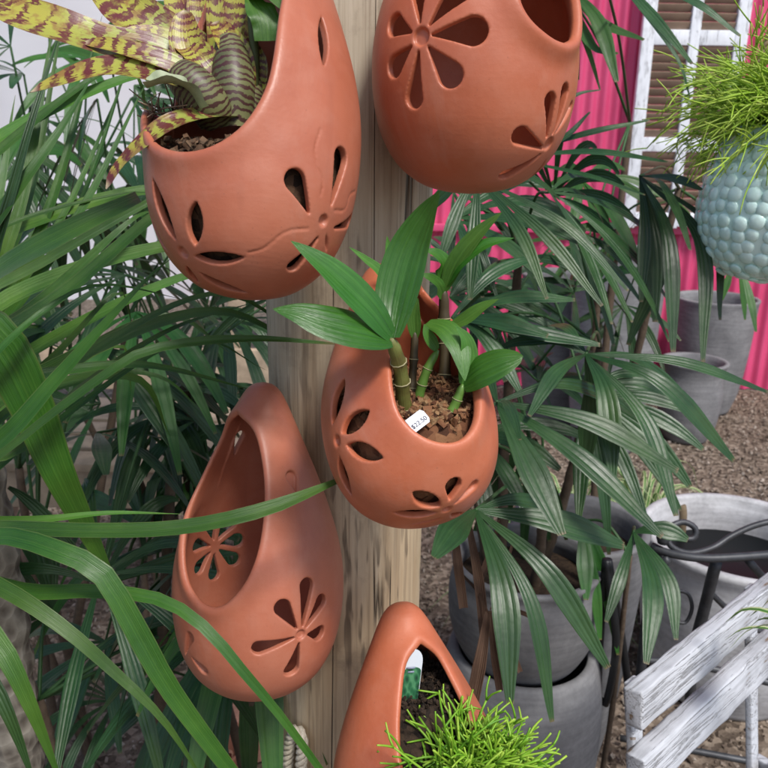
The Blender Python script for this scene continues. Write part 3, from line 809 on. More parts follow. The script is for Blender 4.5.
oleaf([(391, 338, .532), (396, 300, .54), (408, 255, .54), (424, 220, .53), (440, 191, .515)], 47, .15, -.25, fold=.2)
oleaf([(391, 337, .532), (368, 308, .522), (335, 275, .512), (310, 255, .506), (291, 241, .503)], 36, .9, .0, fold=.22)
oleaf([(391, 340, .532), (360, 331, .515), (325, 322, .505), (298, 313, .502), (273, 309, .502)], 46, .8, fold=.12, curl=.12)
oleaf([(394, 300, .60), (382, 274, .595), (366, 260, .59), (349, 247, .585)], 11, .6, mat=GREENB, fold=.3)
oleaf([(394, 292, .61), (391, 265, .61), (387, 236, .605)], 12, .1, mat=GREENB, fold=.3)
oleaf([(415, 338, .597), (414, 315, .592), (418, 298, .588)], 14, .1, mat=GREENB, fold=.3)
oleaf([(428, 322, .578), (446, 328, .566), (460, 348, .556), (465, 381, .55)], 27, .8, .2, mat=GREENB, fold=.15, curl=.2)
oleaf([(437, 350, .578), (428, 335, .572), (424, 324, .57)], 13, .5, mat=GREENB)
oleaf([(447, 329, .585), (465, 320, .575), (482, 308, .567), (499, 299, .56)], 17, .9, mat=GREENB, fold=.25)
oleaf([(463, 384, .562), (478, 372, .552), (500, 362, .545), (523, 356, .542)], 38, .9, .1, fold=.06, wf=lambda s: max(.03, math.sin(PI * min(1, s * .9 + .1)) ** .55), curl=.15)
oleaf([(463, 384, .562), (468, 360, .56), (466, 340, .557), (456, 326, .555)], 20, .3, .3, mat=GREENB, fold=.25)
oleaf([(444, 290, .62), (456, 262, .61), (477, 235, .60), (502, 212, .59)], 19, .5, mat=GREENB, fold=.25)
oleaf([(446, 284, .62), (460, 264, .608), (484, 246, .597), (514, 238, .59)], 19, 1.0, fold=.3)
oleaf([(444, 280, .62), (443, 264, .612), (437, 255, .605), (425, 250, .60)], 20, .8, mat=GREENB, fold=.2)
oleaf([(443, 298, .622), (438, 285, .61), (430, 278, .60), (420, 274, .595)], 15, .5, mat=GREENB, fold=.2)

# price ticket tucked against the rim
pl = thing('price_ticket', p3.wor(p3.hit(418.5, 421)), 'small white price ticket printed $22.50 lying on the rim of the orchid pot', 'price ticket')
pc_ = p3.wor(p3.hit(418.5, 421)) + FWD * .004; a = R_(40)
ex = RT * math.cos(a) + UP * math.sin(a); nn = nrm(CAMV + .45 * np.array([0, 0, 1.])); ex = nrm(ex - nn * (ex @ nn)); ey = np.cross(nn, ex)
mb = MB(); s_ = float((pc_ - CAM) @ FWD) / FPX; hw, hh = 10.5 * s_, 8 * s_
pts = [(-hw, -hh), (hw * .78, -hh), (hw, -hh * .55), (hw, hh * .55), (hw * .78, hh), (-hw, hh)]
V = [pc_ + ex * x + ey * y + nn * z for z in (0, .0005) for x, y in pts]
mb.add(V, [tuple(range(5, -1, -1)), tuple(range(6, 12))] + [(i, (i + 1) % 6, (i + 1) % 6 + 6, i + 6) for i in range(6)])
build('card', mb, mat_plain('ticket_card', (.72, .75, .80), .5, .4, var=.02, bump=0), pl, smooth=False)
cu = bpy.data.curves.new('lettering', 'FONT'); cu.body = '$22.50'; cu.size = .0047; cu.align_x = 'CENTER'; cu.align_y = 'CENTER'; cu.extrude = .00008
to = bpy.data.objects.new('tmp_text', cu); COL.objects.link(to); bpy.context.view_layer.update()
me = bpy.data.meshes.new_from_object(to.evaluated_get(bpy.context.evaluated_depsgraph_get())); bpy.data.objects.remove(to); me.name = 'lettering'
Mt = Matrix([[*col] for col in np.column_stack([ex, ey, nn])]).to_4x4()
me.transform(Mt)
lo = link('lettering', me, mat_plain('black_ink', (.03, .03, .05), .6, .2, var=0, bump=0), pl)
lo.location = tuple(pc_ - np.array(pl.location) - ey * hh * .30 - ex * hw * .06 + nn * .0007)

# ------------------------------------------------------------------ stringy cactus (rhipsalis)
def strings(mb, root, n, rad, L, dirs, th=.0011, sag=.6, fork=3):
    for i in range(n):
        d = nrm(dirs(i)); p = root + rng.normal(0, rad, 3) * [1, 1, .35]
        l = L * random.uniform(.55, 1.1); P = [p]; q = p.copy(); dd = d.copy()
        for k in range(5):
            dd = nrm(dd + [0, 0, -sag * .16] + rng.normal(0, .16, 3)); q = q + dd * l / 5; P.append(q.copy())
        tube(mb, np.array(P), [th, th * .8], 5, 9)
        for f in range(random.randint(1, fork)):
            i0 = random.randint(2, 5); b = P[i0]; e = nrm(dd + rng.normal(0, .55, 3) + [0, 0, .25])
            m_ = b + e * l * .14; tip = m_ + nrm(e + [0, 0, -.1] + rng.normal(0, .15, 3)) * l * .16
            tube(mb, [b, m_, tip], [th * .9, th * .6], 5, 5)
def mat_string(name, a, b_, c_):
    t = NT(name); uv, u, v = t.uv(); n = t.noise(t.co(), 30, 3)
    g = t.n('ShaderNodeNewGeometry')
    f = t.math('ADD', t.math('MULTIPLY', g.outputs['Random Per Island'], .5), t.math('ADD', t.math('MULTIPLY', v, .3), t.math('MULTIPLY', n, .25)))
    return t.prin(t.ramp(f, [(.2, a), (.5, b_), (.85, c_)]), .42, None, .4, transl=.2)
STR1 = mat_string('string_cactus', (.09, .26, .016), (.20, .42, .025), (.36, .54, .06))
STR2 = mat_string('hanging_string_cactus', (.22, .42, .03), (.38, .58, .05), (.54, .68, .12))
ca = thing('string_cactus', at(440, 770, .66), 'bright yellow-green stringy cactus spilling out of the lowest terracotta pot', 'potted plant')
mb = MB()
def d1(i):
    a = random.uniform(0, 2 * PI); e = random.uniform(.15, 1.25)
    return RT * math.cos(a) * math.cos(e) * 1.1 + np.array([0, -1, 0]) * math.sin(a) * math.cos(e) + np.array([0, 0, 1.]) * math.sin(e) + RT * .62 + CAMV * .2
strings(mb, at(466, 782, .650), 480, .014, .063, d1, .0012, .75)
for P in [[(480, 768, .63), (520, 757, .615), (545, 752, .61), (556, 748, .608)], [(520, 757, .615), (540, 745, .612), (551, 733, .61)], [(500, 762, .62), (530, 766, .612), (560, 772, .60)]]:
    tube(mb, ppath(P), [.0011, .0008], 5, 9)
build('stems', mb, STR1, ca)
tg = thing('plant_label', at(413, 700, .69), 'white-topped green picture plant label standing in the lowest terracotta pot', 'plant tag')
X = nrm(RT + .25 * FWD); mb = MB()
def cardm(c, hw, hh, arch, z):
    pts = [(-hw, -hh), (hw, -hh)] + [(hw * math.cos(t), hh - arch + arch * math.sin(t)) for t in np.linspace(0, PI, 14)]
    Zc = nrm(UP + .12 * RT); N = np.cross(X, Zc); n = len(pts)
    V = [c + X * x + Zc * y + N * q for q in (z, z - .0007) for x, y in pts]
    return V, [tuple(range(n)), tuple(range(2 * n - 1, n - 1, -1))] + [(i, i + n, (i + 1) % n + n, (i + 1) % n) for i in range(n)]
mb.add(*cardm(at(409, 693, .70), .0095, .040, .012, 0)); build('card', mb, mat_plain('label_white', (.55, .58, .62), .35, .5, var=.03), tg, smooth=False)
mb = MB(); mb.add(*cardm(at(408, 704, .70), .0083, .034, .004, .0012))
t = NT('leaf_print'); x = t.voro(t.co((1, 1, .5)), 260); t.prin(t.ramp(x, [(.1, (.01, .035, .02)), (.5, (.02, .11, .045)), (.8, (.07, .22, .10))]), .35); build('green_print', mb, t.m, tg, smooth=False)
mb = MB()
for k, (dy, wd) in enumerate([(0, .004), (4, .003)]):
    box(mb, at(411, 668 + dy, .6985), X * wd, nrm(UP) * .0008, FWD * .0002, 0)
build('grey_print', mb, mat_plain('grey_print', (.25, .28, .36), .5, .3, var=0), tg)

# ------------------------------------------------------------------ rope loop on the post
rp = MB()
def rope(P, r, turns, strands=3, n=70):
    pts = spline(np.array(P), n); T = np.gradient(pts, axis=0)
    for k in range(strands):
        Q = []
        for i, p in enumerate(pts):
            t_ = nrm(T[i]); A = nrm(np.cross(t_, [.3, 1, .1])); B = np.cross(t_, A); a = 2 * PI * (k / strands + turns * i / n)
            Q.append(p + r * .55 * (math.cos(a) * A + math.sin(a) * B))
        tube(rp, np.array(Q), r * .56, 6)
f0 = POST_D - POST_R
def onpost(px, py, off):
    r = ray(px, py); t = 0
    for _ in range(400):
        p = CAM + r * t
        if math.hypot(p[0] - POSTX, p[1] - POST_D) < POST_R + off: return p
        t += .003
    return p
rope([onpost(287, 800, .007), onpost(288, 765, .008), onpost(290, 742, .010), onpost(296, 730, .012), onpost(302, 741, .013), onpost(301, 765, .013), onpost(298, 800, .012)], .0068, 8)
o = build('rope_loop', rp, mat_plain('cotton_rope', (.50, .45, .36), .9, .2, scale=300, bump=.6), None, org=onpost(295, 760, 0))
tag(o, 'loop of twisted off-white rope nailed low on the timber post', 'rope')
# ------------------------------------------------------------------ palms
RHAP = mat_leaf('rhapis_leaf', (.009, .034, .009), (.019, .062, .016), (.042, .105, .032), .29, 4, .09, vb=.4, tip=(.16, .11, .06), spec=.45, ribc=.55, ribw=.09)
RHAPB = mat_leaf('rhapis_bright_leaf', (.014, .066, .012), (.032, .125, .018), (.065, .19, .03), .36, 3, .35, vb=.2, ribc=.3, ribw=.1, tip=(.22, .14, .07))
STRAPL = mat_leaf('strap_leaf', (.014, .054, .006), (.031, .098, .009), (.07, .16, .018), .27, 9, .18, edge=(.08, .12, .025), tip=(.15, .10, .045), vb=.10, spec=.5, ribc=.05)
STRAPY = mat_leaf('young_strap_leaf', (.03, .11, .012), (.065, .18, .02), (.12, .25, .04), .32, 7, .25, vb=.1)
DRY = mat_leaf('dry_leaf', (.06, .035, .022), (.115, .07, .045), (.19, .125, .085), .75, 6, .08, vb=.6, spec=.2)
PETI = mat_plain('petiole', (.035, .085, .03), .45, .2)
FIB = mat_plain('fibrous_stem', (.085, .06, .04), .9, .4, scale=60, bump=.7, bd=.004)

def blade(mb, P, w, hn, n=16, dry=False):
    e = random.uniform(.55, .75)
    strip(mb, P, w * .92, hn, lambda q: wf_rhap(q) * (1 if q < .5 else 1 - e * .55 * (q - .5) / .5), n, 4, fold=.14, pleat=.006)

def fan_px(root, hub, tips, mat=RHAP, stem=None, up=.8, lift=.25, name='frond'):
    """a frond with its hub and blade tips placed in depth; tips: (px, py, d, width px, optional mid point px, py, d)"""
    mb = MB(); H = at(*hub)
    for tp in tips:
        T = at(*tp[:3]); w = tp[3] * (hub[2] + tp[2]) / 2 / FPX
        L = np.linalg.norm(T - H)
        if len(tp) > 4: P = [H, at(*tp[4:7]), T]
        else: P = [H, H * .62 + T * .38 + [0, 0, L * lift * .55], H * .25 + T * .75 + [0, 0, L * lift * .40], T]
        blade(mb, spline(P, 18), w, hint(up, random.uniform(-.35, .35)), 18)
    o = build(name, mb, mat, root)
    if stem is not None:
        m2 = MB(); S = np.asarray(stem); M_ = (S + H) / 2 + [0, 0, .03]
        tube(m2, [S, M_, H], [.0038, .0024], 7, 14); build('petiole', m2, PETI, o)
    return o

def fan_rand(root, H, axis, n, L, w, mat, stem=None, spread=2.3, droop=.35, nrm_=None):
    """a loose fan of n blades round the direction axis"""
    mb = MB(); axis = nrm(axis); N = nrm(nrm_) if nrm_ is not None else nrm(np.array([0, 0, 1.]) + CAMV * .7 + rng.normal(0, .35, 3))
    N = nrm(N - axis * (N @ axis)); S = np.cross(N, axis)
    for k in range(n):
        a = (k / (n - 1) - .5) * spread + random.uniform(-.08, .08)
        d = axis * math.cos(a) + S * math.sin(a) + N * random.uniform(-.12, .22); d = nrm(d)
        l = L * (1 - .22 * abs(k / (n - 1) - .5) * 2) * random.uniform(.85, 1.1)
        s = np.linspace(0, 1, 13)[:, None]; dr = droop * random.uniform(.5, 1.6)
        P = H + d * l * s * (1 - .12 * s) + np.array([0, 0, -1.]) * (dr * l * s ** 2.2) + N * (.02 * s)
        blade(mb, P, w * random.uniform(.7, 1.2), N + d * .1 + rng.normal(0, .12, 3), 12)
    o = build('frond', mb, mat, root)
    if stem is not None:
        m2 = MB(); stem = np.asarray(stem); M_ = (stem + H) / 2 + [0, 0, .05]
        tube(m2, [stem, M_, H], [.0036, .0022], 6, 12); build('petiole', m2, PETI, o)
    return o

def canes(root, base, tops, r=.010):
    for b, tpt in zip(base, tops):
        mb = MB(); b = np.asarray(b); tpt = np.asarray(tpt)
        P = spline([b, (b + tpt) / 2 + rng.normal(0, .012, 3), tpt], 26)
        rr = r * (1 + .12 * np.array([1 if i % 4 == 0 else 0 for i in range(27)])) * np.linspace(1.1, .8, 27)
        tube(mb, P, rr, 9); build('stem', mb, FIB, root)

# the palm behind the post, growing in the upper grey pot
PB = on_y(517, 575, 1.37)                       # top of the soil of that pot
rp1 = thing('rhapis_palm', PB, 'dark green lady palm with drooping fans growing in the stacked grey pots', 'palm')
st = [PB + q for q in ([-.05, .02, -.02], [.03, -.03, -.02], [.06, .05, -.02], [-.02, .07, -.02])]
tp = [PB + q for q in ([-.10, .02, .38], [.02, -.08, .22], [.14, .06, .46], [-.02, .10, .62])]
canes(rp1, st, tp)
S1, S2, S3, S4 = tp
fan_px(rp1, (497, 402, 1.02), [(562, 535, .90, 36, 528, 462, .95), (662, 537, .92, 30, 580, 458, .95), (678, 471, .98, 26, 590, 422, .99), (520, 440, .90, 14), (640, 420, 1.15, 22), (455, 470, .98, 20), (475, 370, 1.1, 20)], stem=S1)
fan_px(rp1, (476, 510, .98), [(434, 558, .86, 36, 457, 527, .92), (510, 704, .86, 33, 503, 590, .90), (552, 722, .90, 21, 530, 600, .92), (608, 668, .92, 27, 546, 570, .93), (624, 546, 1.0, 33, 556, 522, .98), (565, 520, 1.05, 22)], stem=S2)
fan_px(rp1, (586, 354, 1.10), [(529, 416, .98, 19, 556, 373, 1.03), (613, 480, 1.0, 27, 606, 395, 1.03), (734, 461, 1.06, 24, 660, 382, 1.05), (768, 392, 1.1, 16, 680, 362, 1.08), (676, 516, 1.0, 24, 645, 420, 1.04), (585, 470, 1.15, 26, 590, 400, 1.12), (500, 348, 1.12, 18), (540, 330, 1.25, 20), (700, 420, 1.2, 18)], stem=S3)
fan_px(rp1, (478, 178, 1.06), [(547, 299, .95, 16, 520, 232, .99), (602, 306, .97, 16, 545, 235, 1.0), (628, 291, 1.0, 14, 565, 225, 1.02), (440, 262, 1.02, 16), (560, 200, 1.15, 12), (470, 300, 1.0, 18), (425, 215, 1.1, 18)], stem=S4, up=.5)
fan_px(rp1, (452, 318, 1.14), [(548, 336, 1.08, 27, 500, 322, 1.1), (575, 300, 1.1, 20, 510, 298, 1.12), (600, 345, 1.1, 22, 520, 330, 1.1), (520, 392, 1.08, 22), (470, 420, 1.06, 20), (436, 400, 1.1, 18), (540, 260, 1.2, 18)], stem=S4)
fan_px(rp1, (470, 440, 1.2), [(560, 470, 1.12, 24), (530, 520, 1.1, 22), (440, 520, 1.12, 22), (590, 440, 1.2, 20), (490, 540, 1.1, 22)], stem=S2)
for k in range(16):                              # the rest of its crown
    h = at(random.uniform(440, 590), random.uniform(190, 450), random.uniform(1.2, 1.65))
    ax = np.array([random.uniform(-.7, 1), random.uniform(-.6, .4), random.uniform(-.5, .5)])
    fan_rand(rp1, h, ax, random.randint(6, 9), random.uniform(.20, .30), random.uniform(.022, .034), RHAP, tp[k % 4])
# dead brown fan hanging on the pot
def dryfan():
    mb = MB(); 
    for P, w in [([(452, 505, 1.08), (457, 560, 1.05), (463, 608, 1.04)], 9), ([(466, 512, 1.08), (478, 580, 1.05), (484, 636, 1.03)], 10), ([(500, 520, 1.1), (488, 560, 1.1), (476, 590, 1.08)], 7),
                 ([(488, 612, 1.02), (482, 655, .99), (472, 708, .98)], 12), ([(490, 612, 1.02), (494, 650, 1.0), (500, 690, 1.0)], 7), ([(494, 614, 1.02), (508, 640, 1.0), (520, 672, 1.0)], 5), ([(487, 612, 1.02), (520, 612, 1.0), (542, 625, 1.0)], 4), ([(488, 612, 1.02), (476, 590, 1.05), (462, 575, 1.08)], 3), ([(490, 610, 1.02), (500, 590, 1.04), (512, 545, 1.08)], 3)]:
        strip(mb, ppath(P), w * 1.05 / FPX, hint(.3, random.uniform(-.5, .5)), lambda s: max(.15, .5 + s - 1.1 * max(0, s - .6) ** .9), 12, 2, fold=.5)
    tag(build('dry_frond', mb, DRY, rp1), 'withered brown frond')
dryfan()

# bright far fans against the pink wall, and the drooping fans over the shutter: a taller palm right of it
tb = on_z(600, 480, 0.0)
TBX = at(610, 300, 2.0); TB = np.array([TBX[0], TBX[1], .42])
rp2 = thing('rhapis_palm', TB, 'taller lady palm arching in front of the pink wall and the shutter', 'palm')
tops2 = [TB + q for q in ([-.05, -.06, .72], [.10, -.12, .95], [.02, .05, 1.1])]
canes(rp2, [TB + q for q in ([-.04, 0, 0], [.05, .03, 0], [0, -.05, 0])], tops2)
fan_px(rp2, (583, 181, 1.62), [(571, 236, 1.55, 14), (566, 205, 1.55, 12), (610, 246, 1.52, 19, 598, 212, 1.56), (640, 262, 1.5, 18, 612, 212, 1.55), (661, 215, 1.55, 13), (640, 196, 1.6, 12), (545, 190, 1.65, 12), (560, 168, 1.7, 12), (625, 170, 1.7, 12), (690, 215, 1.6, 12)], RHAPB, tops2[0], up=.3)
fan_px(rp2, (640, 176, 1.32), [(641, 302, 1.25, 16, 645, 225, 1.27), (673, 352, 1.2, 20, 668, 238, 1.23), (703, 362, 1.2, 18, 700, 240, 1.24), (655, 322, 1.27, 22, 652, 240, 1.28), (628, 345, 1.35, 20, 664, 250, 1.32), (702, 190, 1.2, 15, 672, 178, 1.26), (720, 320, 1.3, 14, 712, 230, 1.3), (690, 250, 1.15, 14)], RHAP, tops2[1], up=.6)
fan_px(rp2, (505, 158, 1.35), [(668, 162, 1.2, 15, 590, 152, 1.26), (650, 120, 1.3, 11, 585, 134, 1.3), (590, 112, 1.3, 9, 560, 140, 1.3), (645, 195, 1.22, 8, 585, 175, 1.26), (600, 90, 1.35, 8)], RHAP, tops2[0], up=.9)
fan_px(rp2, (560, -20, 1.5), [(644, 40, 1.42, 15, 600, 22, 1.46), (618, 54, 1.42, 18, 590, 44, 1.45), (617, 82, 1.4, 18, 597, 20, 1.44), (600, 90, 1.45, 7, 588, 50, 1.47), (578, 80, 1.5, 12)], RHAPB, tops2[2], up=.4)
fan_px(rp2, (600, -40, 1.22), [(692, 64, 1.1, 15, 652, 16, 1.14), (690, 98, 1.15, 8, 672, 50, 1.15), (740, 36, 1.1, 15, 690, 0, 1.12), (640, 10, 1.2, 10)], RHAP, tops2[2], up=.7)
fan_px(rp2, (735, 262, 1.75), [(756, 332, 1.7, 10), (745, 320, 1.75, 9), (722, 300, 1.75, 9)], RHAPB, tops2[1])
for k in range(7):
    h = at(random.uniform(560, 640), random.uniform(230, 330), random.uniform(1.75, 2.2))
    fan_rand(rp2, h, [random.uniform(-.8, .8), random.uniform(-.6, .3), random.uniform(-.3, .5)], 7, random.uniform(.22, .3), .026, RHAP if k % 3 else RHAPB, tops2[k % 3])

# low palm beside the iron chair: two broad blades hang before the white slats
LB = on_z(600, 640, .0); LBB = at(632, 560, 1.45)
rp3 = thing('rhapis_palm', (LBB[0], LBB[1], .0), 'small lady palm with two yellowing blades beside the iron chair', 'palm')
canes(rp3, [(LBB[0] + .03, LBB[1] + .12, -.02)], [at(630, 555, 1.42)], .006)
fan_px(rp3, (634, 532, 1.20), [(646, 664, 1.04, 26, 652, 588, 1.10), (676, 640, 1.1, 20, 668, 580, 1.14), (606, 622, 1.12, 16, 622, 572, 1.15), (688, 540, 1.18, 22)], RHAP, at(630, 555, 1.42), up=.5)
fan_px(rp3, (580, 520, 1.5), [(586, 600, 1.42, 20), (600, 640, 1.45, 14), (612, 600, 1.5, 14), (618, 655, 1.5, 12)], RHAPB, at(630, 556, 1.43), up=.4)

# ------------------------------------------------------------------ left: long strap leaves in front, lady palms behind
SB = at(-210, 560, .80)
sp = thing('screw_pine', (SB[0], SB[1], 0), 'plant with long glossy strap leaves reaching across the picture from the left edge', 'plant')
mb = MB(); tube(mb, [(SB[0], SB[1], -.02), (SB[0] - .01, SB[1], .5), SB], [.035, .03, .026], 12, 20); build('trunk', mb, FIB, sp)
def sl(P, wpx, up=.6, side=0., mat=STRAPL, fold=.22, wf=wf_strap, wave=0., n=34):
    mb = MB(); d = np.mean([p[2] for p in P])
    strip(mb, ppath(P), wpx * d / FPX, hint(up, side), wf, n, 4, fold=fold, wave=wave)
    return build('leaf', mb, mat, sp)
R0 = (-210, 545, .80)
sl([(-210, 500, .80), (-60, 322, .68), (0, 272, .64), (70, 232, .62), (139, 198, .63)], 33, .9, wf=lambda s: 1 if s < .85 else 1 - .5 * (s - .85) / .15)
sl([R0, (-80, 500, .70), (0, 443, .65), (55, 382, .64), (112, 317, .63), (150, 276, .63), (172, 258, .635)], 25, .6, fold=.3)
sl([R0, (-80, 510, .68), (0, 456, .63), (52, 415, .61), (105, 376, .60), (140, 354, .60), (190, 343, .61), (260, 339, .62), (335, 344, .63)], 11, .9, fold=.3, wf=lambda q: 1 if q < .85 else max(.15, 1 - 5 * (q - .85)))
sl([(-200, 520, .80), (-60, 340, .66), (-5, 342, .66), (30, 400, .68), (58, 470, .70), (92, 540, .73), (122, 600, .77)], 54, .2, fold=.12)
sl([R0, (-60, 530, .66), (0, 528, .61), (90, 531, .585), (180, 528, .57), (265, 510, .565), (345, 478, .60)], 15, .9, fold=.25, wf=lambda q: 1 if q < .9 else max(.2, 1 - 7 * (q - .9)))
sl([R0, (-60, 525, .72), (40, 520, .70), (110, 513, .70), (182, 514, .71)], 12, 1.2, mat=STRAPY, fold=.3)
sl([R0, (-70, 545, .62), (0, 536, .58), (50, 548, .565), (100, 572, .56), (132, 622, .565), (172, 692, .575), (245, 790, .60)], 22, .8, fold=.15, wf=lambda s: .9 + .1 * math.sin(s * 9) if s < .8 else .95 - 1.8 * (s - .8))
sl([R0, (-70, 560, .62), (0, 587, .58), (60, 625, .57), (110, 668, .575), (165, 722, .58), (215, 800, .60)], 18, .8, fold=.2)
sl([R0, (-60, 570, .66), (25, 592, .61), (95, 592, .585), (160, 600, .57), (205, 628, .56), (240, 668, .56), (285, 722, .57), (335, 790, .59)], 17, 1.0, fold=.35, wf=lambda s: 1 if s < .55 else max(.08, 1 - 1.25 * (s - .55) ** .8))
sl([(-210, 590, .76), (-60, 600, .58), (-5, 640, .55), (28, 700, .55), (68, 800, .57)], 31, .5, fold=.1)
sl([(-210, 600, .76), (-50, 640, .60), (-10, 680, .58), (15, 730, .58), (40, 800, .6)], 26, .4, fold=.1, mat=RHAP)
sl([R0, (-60, 420, .66), (0, 350, .64), (60, 300, .66), (110, 285, .68), (185, 300, .72)], 12, 1.0, fold=.3)
sl([(-200, 500, .8), (-60, 300, .72), (10, 200, .72), (60, 130, .74), (95, 72, .78)], 20, .3, fold=.2)
sl([(-200, 500, .8), (-40, 330, .74), (0, 230, .72), (32, 120, .72), (64, 20, .75)], 13, .1, .3, fold=.3, mat=RHAP)
sl([(-200, 500, .8), (-60, 400, .70), (0, 385, .70), (60, 372, .72), (150, 366, .76), (260, 392, .82)], 16, 1.0, fold=.3)
sl([R0, (-50, 470, .72), (20, 450, .74), (80, 390, .78), (170, 330, .84), (262, 300, .9)], 12, .9, fold=.3)

random.seed(77)
for k in range(17):                              # deeper layer of its leaves
    y0 = random.uniform(150, 470); d0 = random.uniform(.78, 1.0); x1 = random.uniform(120, 330); y1 = y0 + random.uniform(-150, 30) ; lf = random.uniform(20, 80)
    sl([(-210, 540, .82), (-70, y0 + 60, d0 - .03), (20 + random.uniform(-20, 40), y0 - lf * .4, d0), ((x1 + 60) / 2 + 20, (y0 + y1) / 2 - lf, d0 + .03), (x1, y1 + random.uniform(0, 60), d0 + .08)], random.uniform(9, 20), random.uniform(.3, 1.0), random.uniform(-.3, .3), STRAPL if k % 3 else STRAPY, fold=.25)
for k in range(7):
    x1 = random.uniform(10, 150); d0 = random.uniform(.8, 1.1)
    sl([(-200, 520, .84), (-90 + x1 * .3, 380, d0), (x1 * .6 - 20, 230, d0), (x1, random.uniform(-10, 120), d0 + .05)], random.uniform(9, 17), .2, random.uniform(-.4, .4), STRAPL, fold=.25)
def left_palm(base, label, nf, region, drange, brightshare, seed, ntop=4):
    random.seed(seed)
    root = thing('rhapis_palm', base, label, 'palm'); base = np.array(base)
    tops = [base + [random.uniform(-.18, .18), random.uniform(-.15, .15), random.uniform(.55, 1.15)] for _ in range(ntop)]
    canes(root, [base + [random.uniform(-.08, .08), random.uniform(-.08, .08), -.03] for _ in tops], tops)
    for k in range(nf):
        h = at(random.uniform(*region[0]), random.uniform(*region[1]), random.uniform(*drange))
        ax = np.array([random.uniform(-1, 1), random.uniform(-.7, .3), random.uniform(-.45, .6)])
        fan_rand(root, h, ax, random.randint(5, 8), random.uniform(.22, .34), random.uniform(.026, .040), RHAPB if random.random() < brightshare else RHAP, tops[k % ntop], spread=random.uniform(1.6, 2.6), droop=random.uniform(.25, .7))
    return root
b1 = at(205, 560, 1.35); left_palm((b1[0], b1[1], 0), 'dense lady palm left of the post, behind the empty terracotta pot', 20, ((95, 290), (270, 620)), (1.0, 1.4), .15, 11)
b2 = at(40, 400, 1.6); left_palm((b2[0], b2[1], 0), 'lady palm near the left edge rising beside the pale trunk', 18, ((-40, 150), (40, 420)), (1.1, 1.7), .45, 23)
b3 = at(150, 300, 2.1); left_palm((b3[0], b3[1], 0), 'farthest lady palm, behind the bromeliad pot against the white sheeting', 24, ((-20, 270), (0, 360)), (1.5, 2.3), .5, 31)
b4 = at(90, 690, 1.25); left_palm((b4[0], b4[1], 0), 'low lady palm at the lower left whose dark fans hang over the bare mulch', 7, ((20, 250), (600, 720)), (1.15, 1.5), .05, 41, 2)
# ------------------------------------------------------------------ ground
def mat_ground():
    t = NT('bark_mulch'); v = t.co()
    a = t.voro(v, 55, out='Color'); sp = t.n('ShaderNodeSeparateColor'); t.l(a, sp.inputs[0])
    d = t.voro(v, 55); big = t.noise(v, 1.2, 4); n = t.noise(v, 14, 6, .65); f2 = t.noise(v, 180, 3)
    f = t.math('ADD', t.math('MULTIPLY', sp.outputs[0], .35), t.math('ADD', t.math('MULTIPLY', n, .45), t.math('MULTIPLY', f2, .2)))
    c = t.ramp(f, [(.3, (.06, .045, .034)), (.48, (.13, .10, .076)), (.62, (.22, .175, .135)), (.8, (.31, .26, .205))])
    y = t.n('ShaderNodeSeparateXYZ'); t.l(v, y.inputs[0])
    return t.prin(c, .95, t.bump(d, .6, .008, t.bump(n, .5, .02)), .15)
mb = MB(); N = 60
xs = np.concatenate([[-60, -20, -8], np.linspace(-4, 6, N), [12, 30, 60]]); ys = np.concatenate([[-30, -8, -2], np.linspace(-.5, 7, N), [14, 40, 90]])
X, Y = np.meshgrid(xs, ys, indexing='ij')
Z = .008 * np.sin(X * 3.1 + 1) * np.sin(Y * 2.7) + .005 * np.sin(X * 9) * np.sin(Y * 8 + 2)
V = np.stack([X, Y, Z - .012], -1).reshape(-1, 3); ny = len(ys)
mb.add(V, [(i * ny + j, (i + 1) * ny + j, (i + 1) * ny + j + 1, i * ny + j + 1) for i in range(len(xs) - 1) for j in range(ny - 1)])
tag(build('ground', mb, mat_ground()), kind='structure')
mb = MB(); P = np.stack([rng.uniform(-1.6, 2.6, 30000), 1.0 + 3.7 * rng.uniform(0, 1, 30000) ** 1.3, np.full(30000, -.006)], 1)
chips(mb, P, .005, .016, .5, .3)
CH = mat_soil('mulch_chips', [(.06, .045, .034), (.12, .09, .068), (.20, .155, .12), (.29, .235, .19), (.38, .33, .28)], 60)
tag(build('mulch', mb, CH, None, False), 'loose brown bark chips and gravel scattered over the ground', 'mulch', kind='stuff')

# ------------------------------------------------------------------ pink corrugated wall
WY = 4.75
def mat_pink():
    t = NT('pink_paint'); v = t.co(); n = t.noise(v, 2.5, 5, .6); m = t.noise(t.co((30, 30, .8)), 1, 4)
    c = t.ramp(n, [(.3, (.54, .055, .15)), (.7, (.63, .08, .195))])
    c = t.mix(t.math('MULTIPLY', t.ramp(m, [(.5, 0.), (.75, 1.)]), .25), c, (.45, .05, .13))
    return t.prin(c, .42, t.bump(n, .1, .003), .4)
PINK = mat_pink()
wl = thing('corrugated_wall', (1.5, WY, 0), 'bright pink corrugated iron wall behind the pots', 'wall')
mb = MB(); x = np.arange(-.55, 5.2, .076 / 10); zz = np.array([0, .5, 1, 1.5, 2, 2.6, 3.2])
A = np.stack(np.meshgrid(x, zz, indexing='ij'), -1)
V = np.stack([A[..., 0], WY + .011 * np.cos(A[..., 0] * 2 * PI / .076), A[..., 1]], -1).reshape(-1, 3)
mb.add(V, [(i * 7 + j, (i + 1) * 7 + j, (i + 1) * 7 + j + 1, i * 7 + j + 1) for i in range(len(x) - 1) for j in range(6)])
build('sheeting', mb, PINK, wl)
mb = MB(); box(mb, (2.3, WY - .035, 1.0), (2.85, 0, 0), (0, .018, 0), (0, 0, .022), .004); build('rail', mb, PINK, wl)

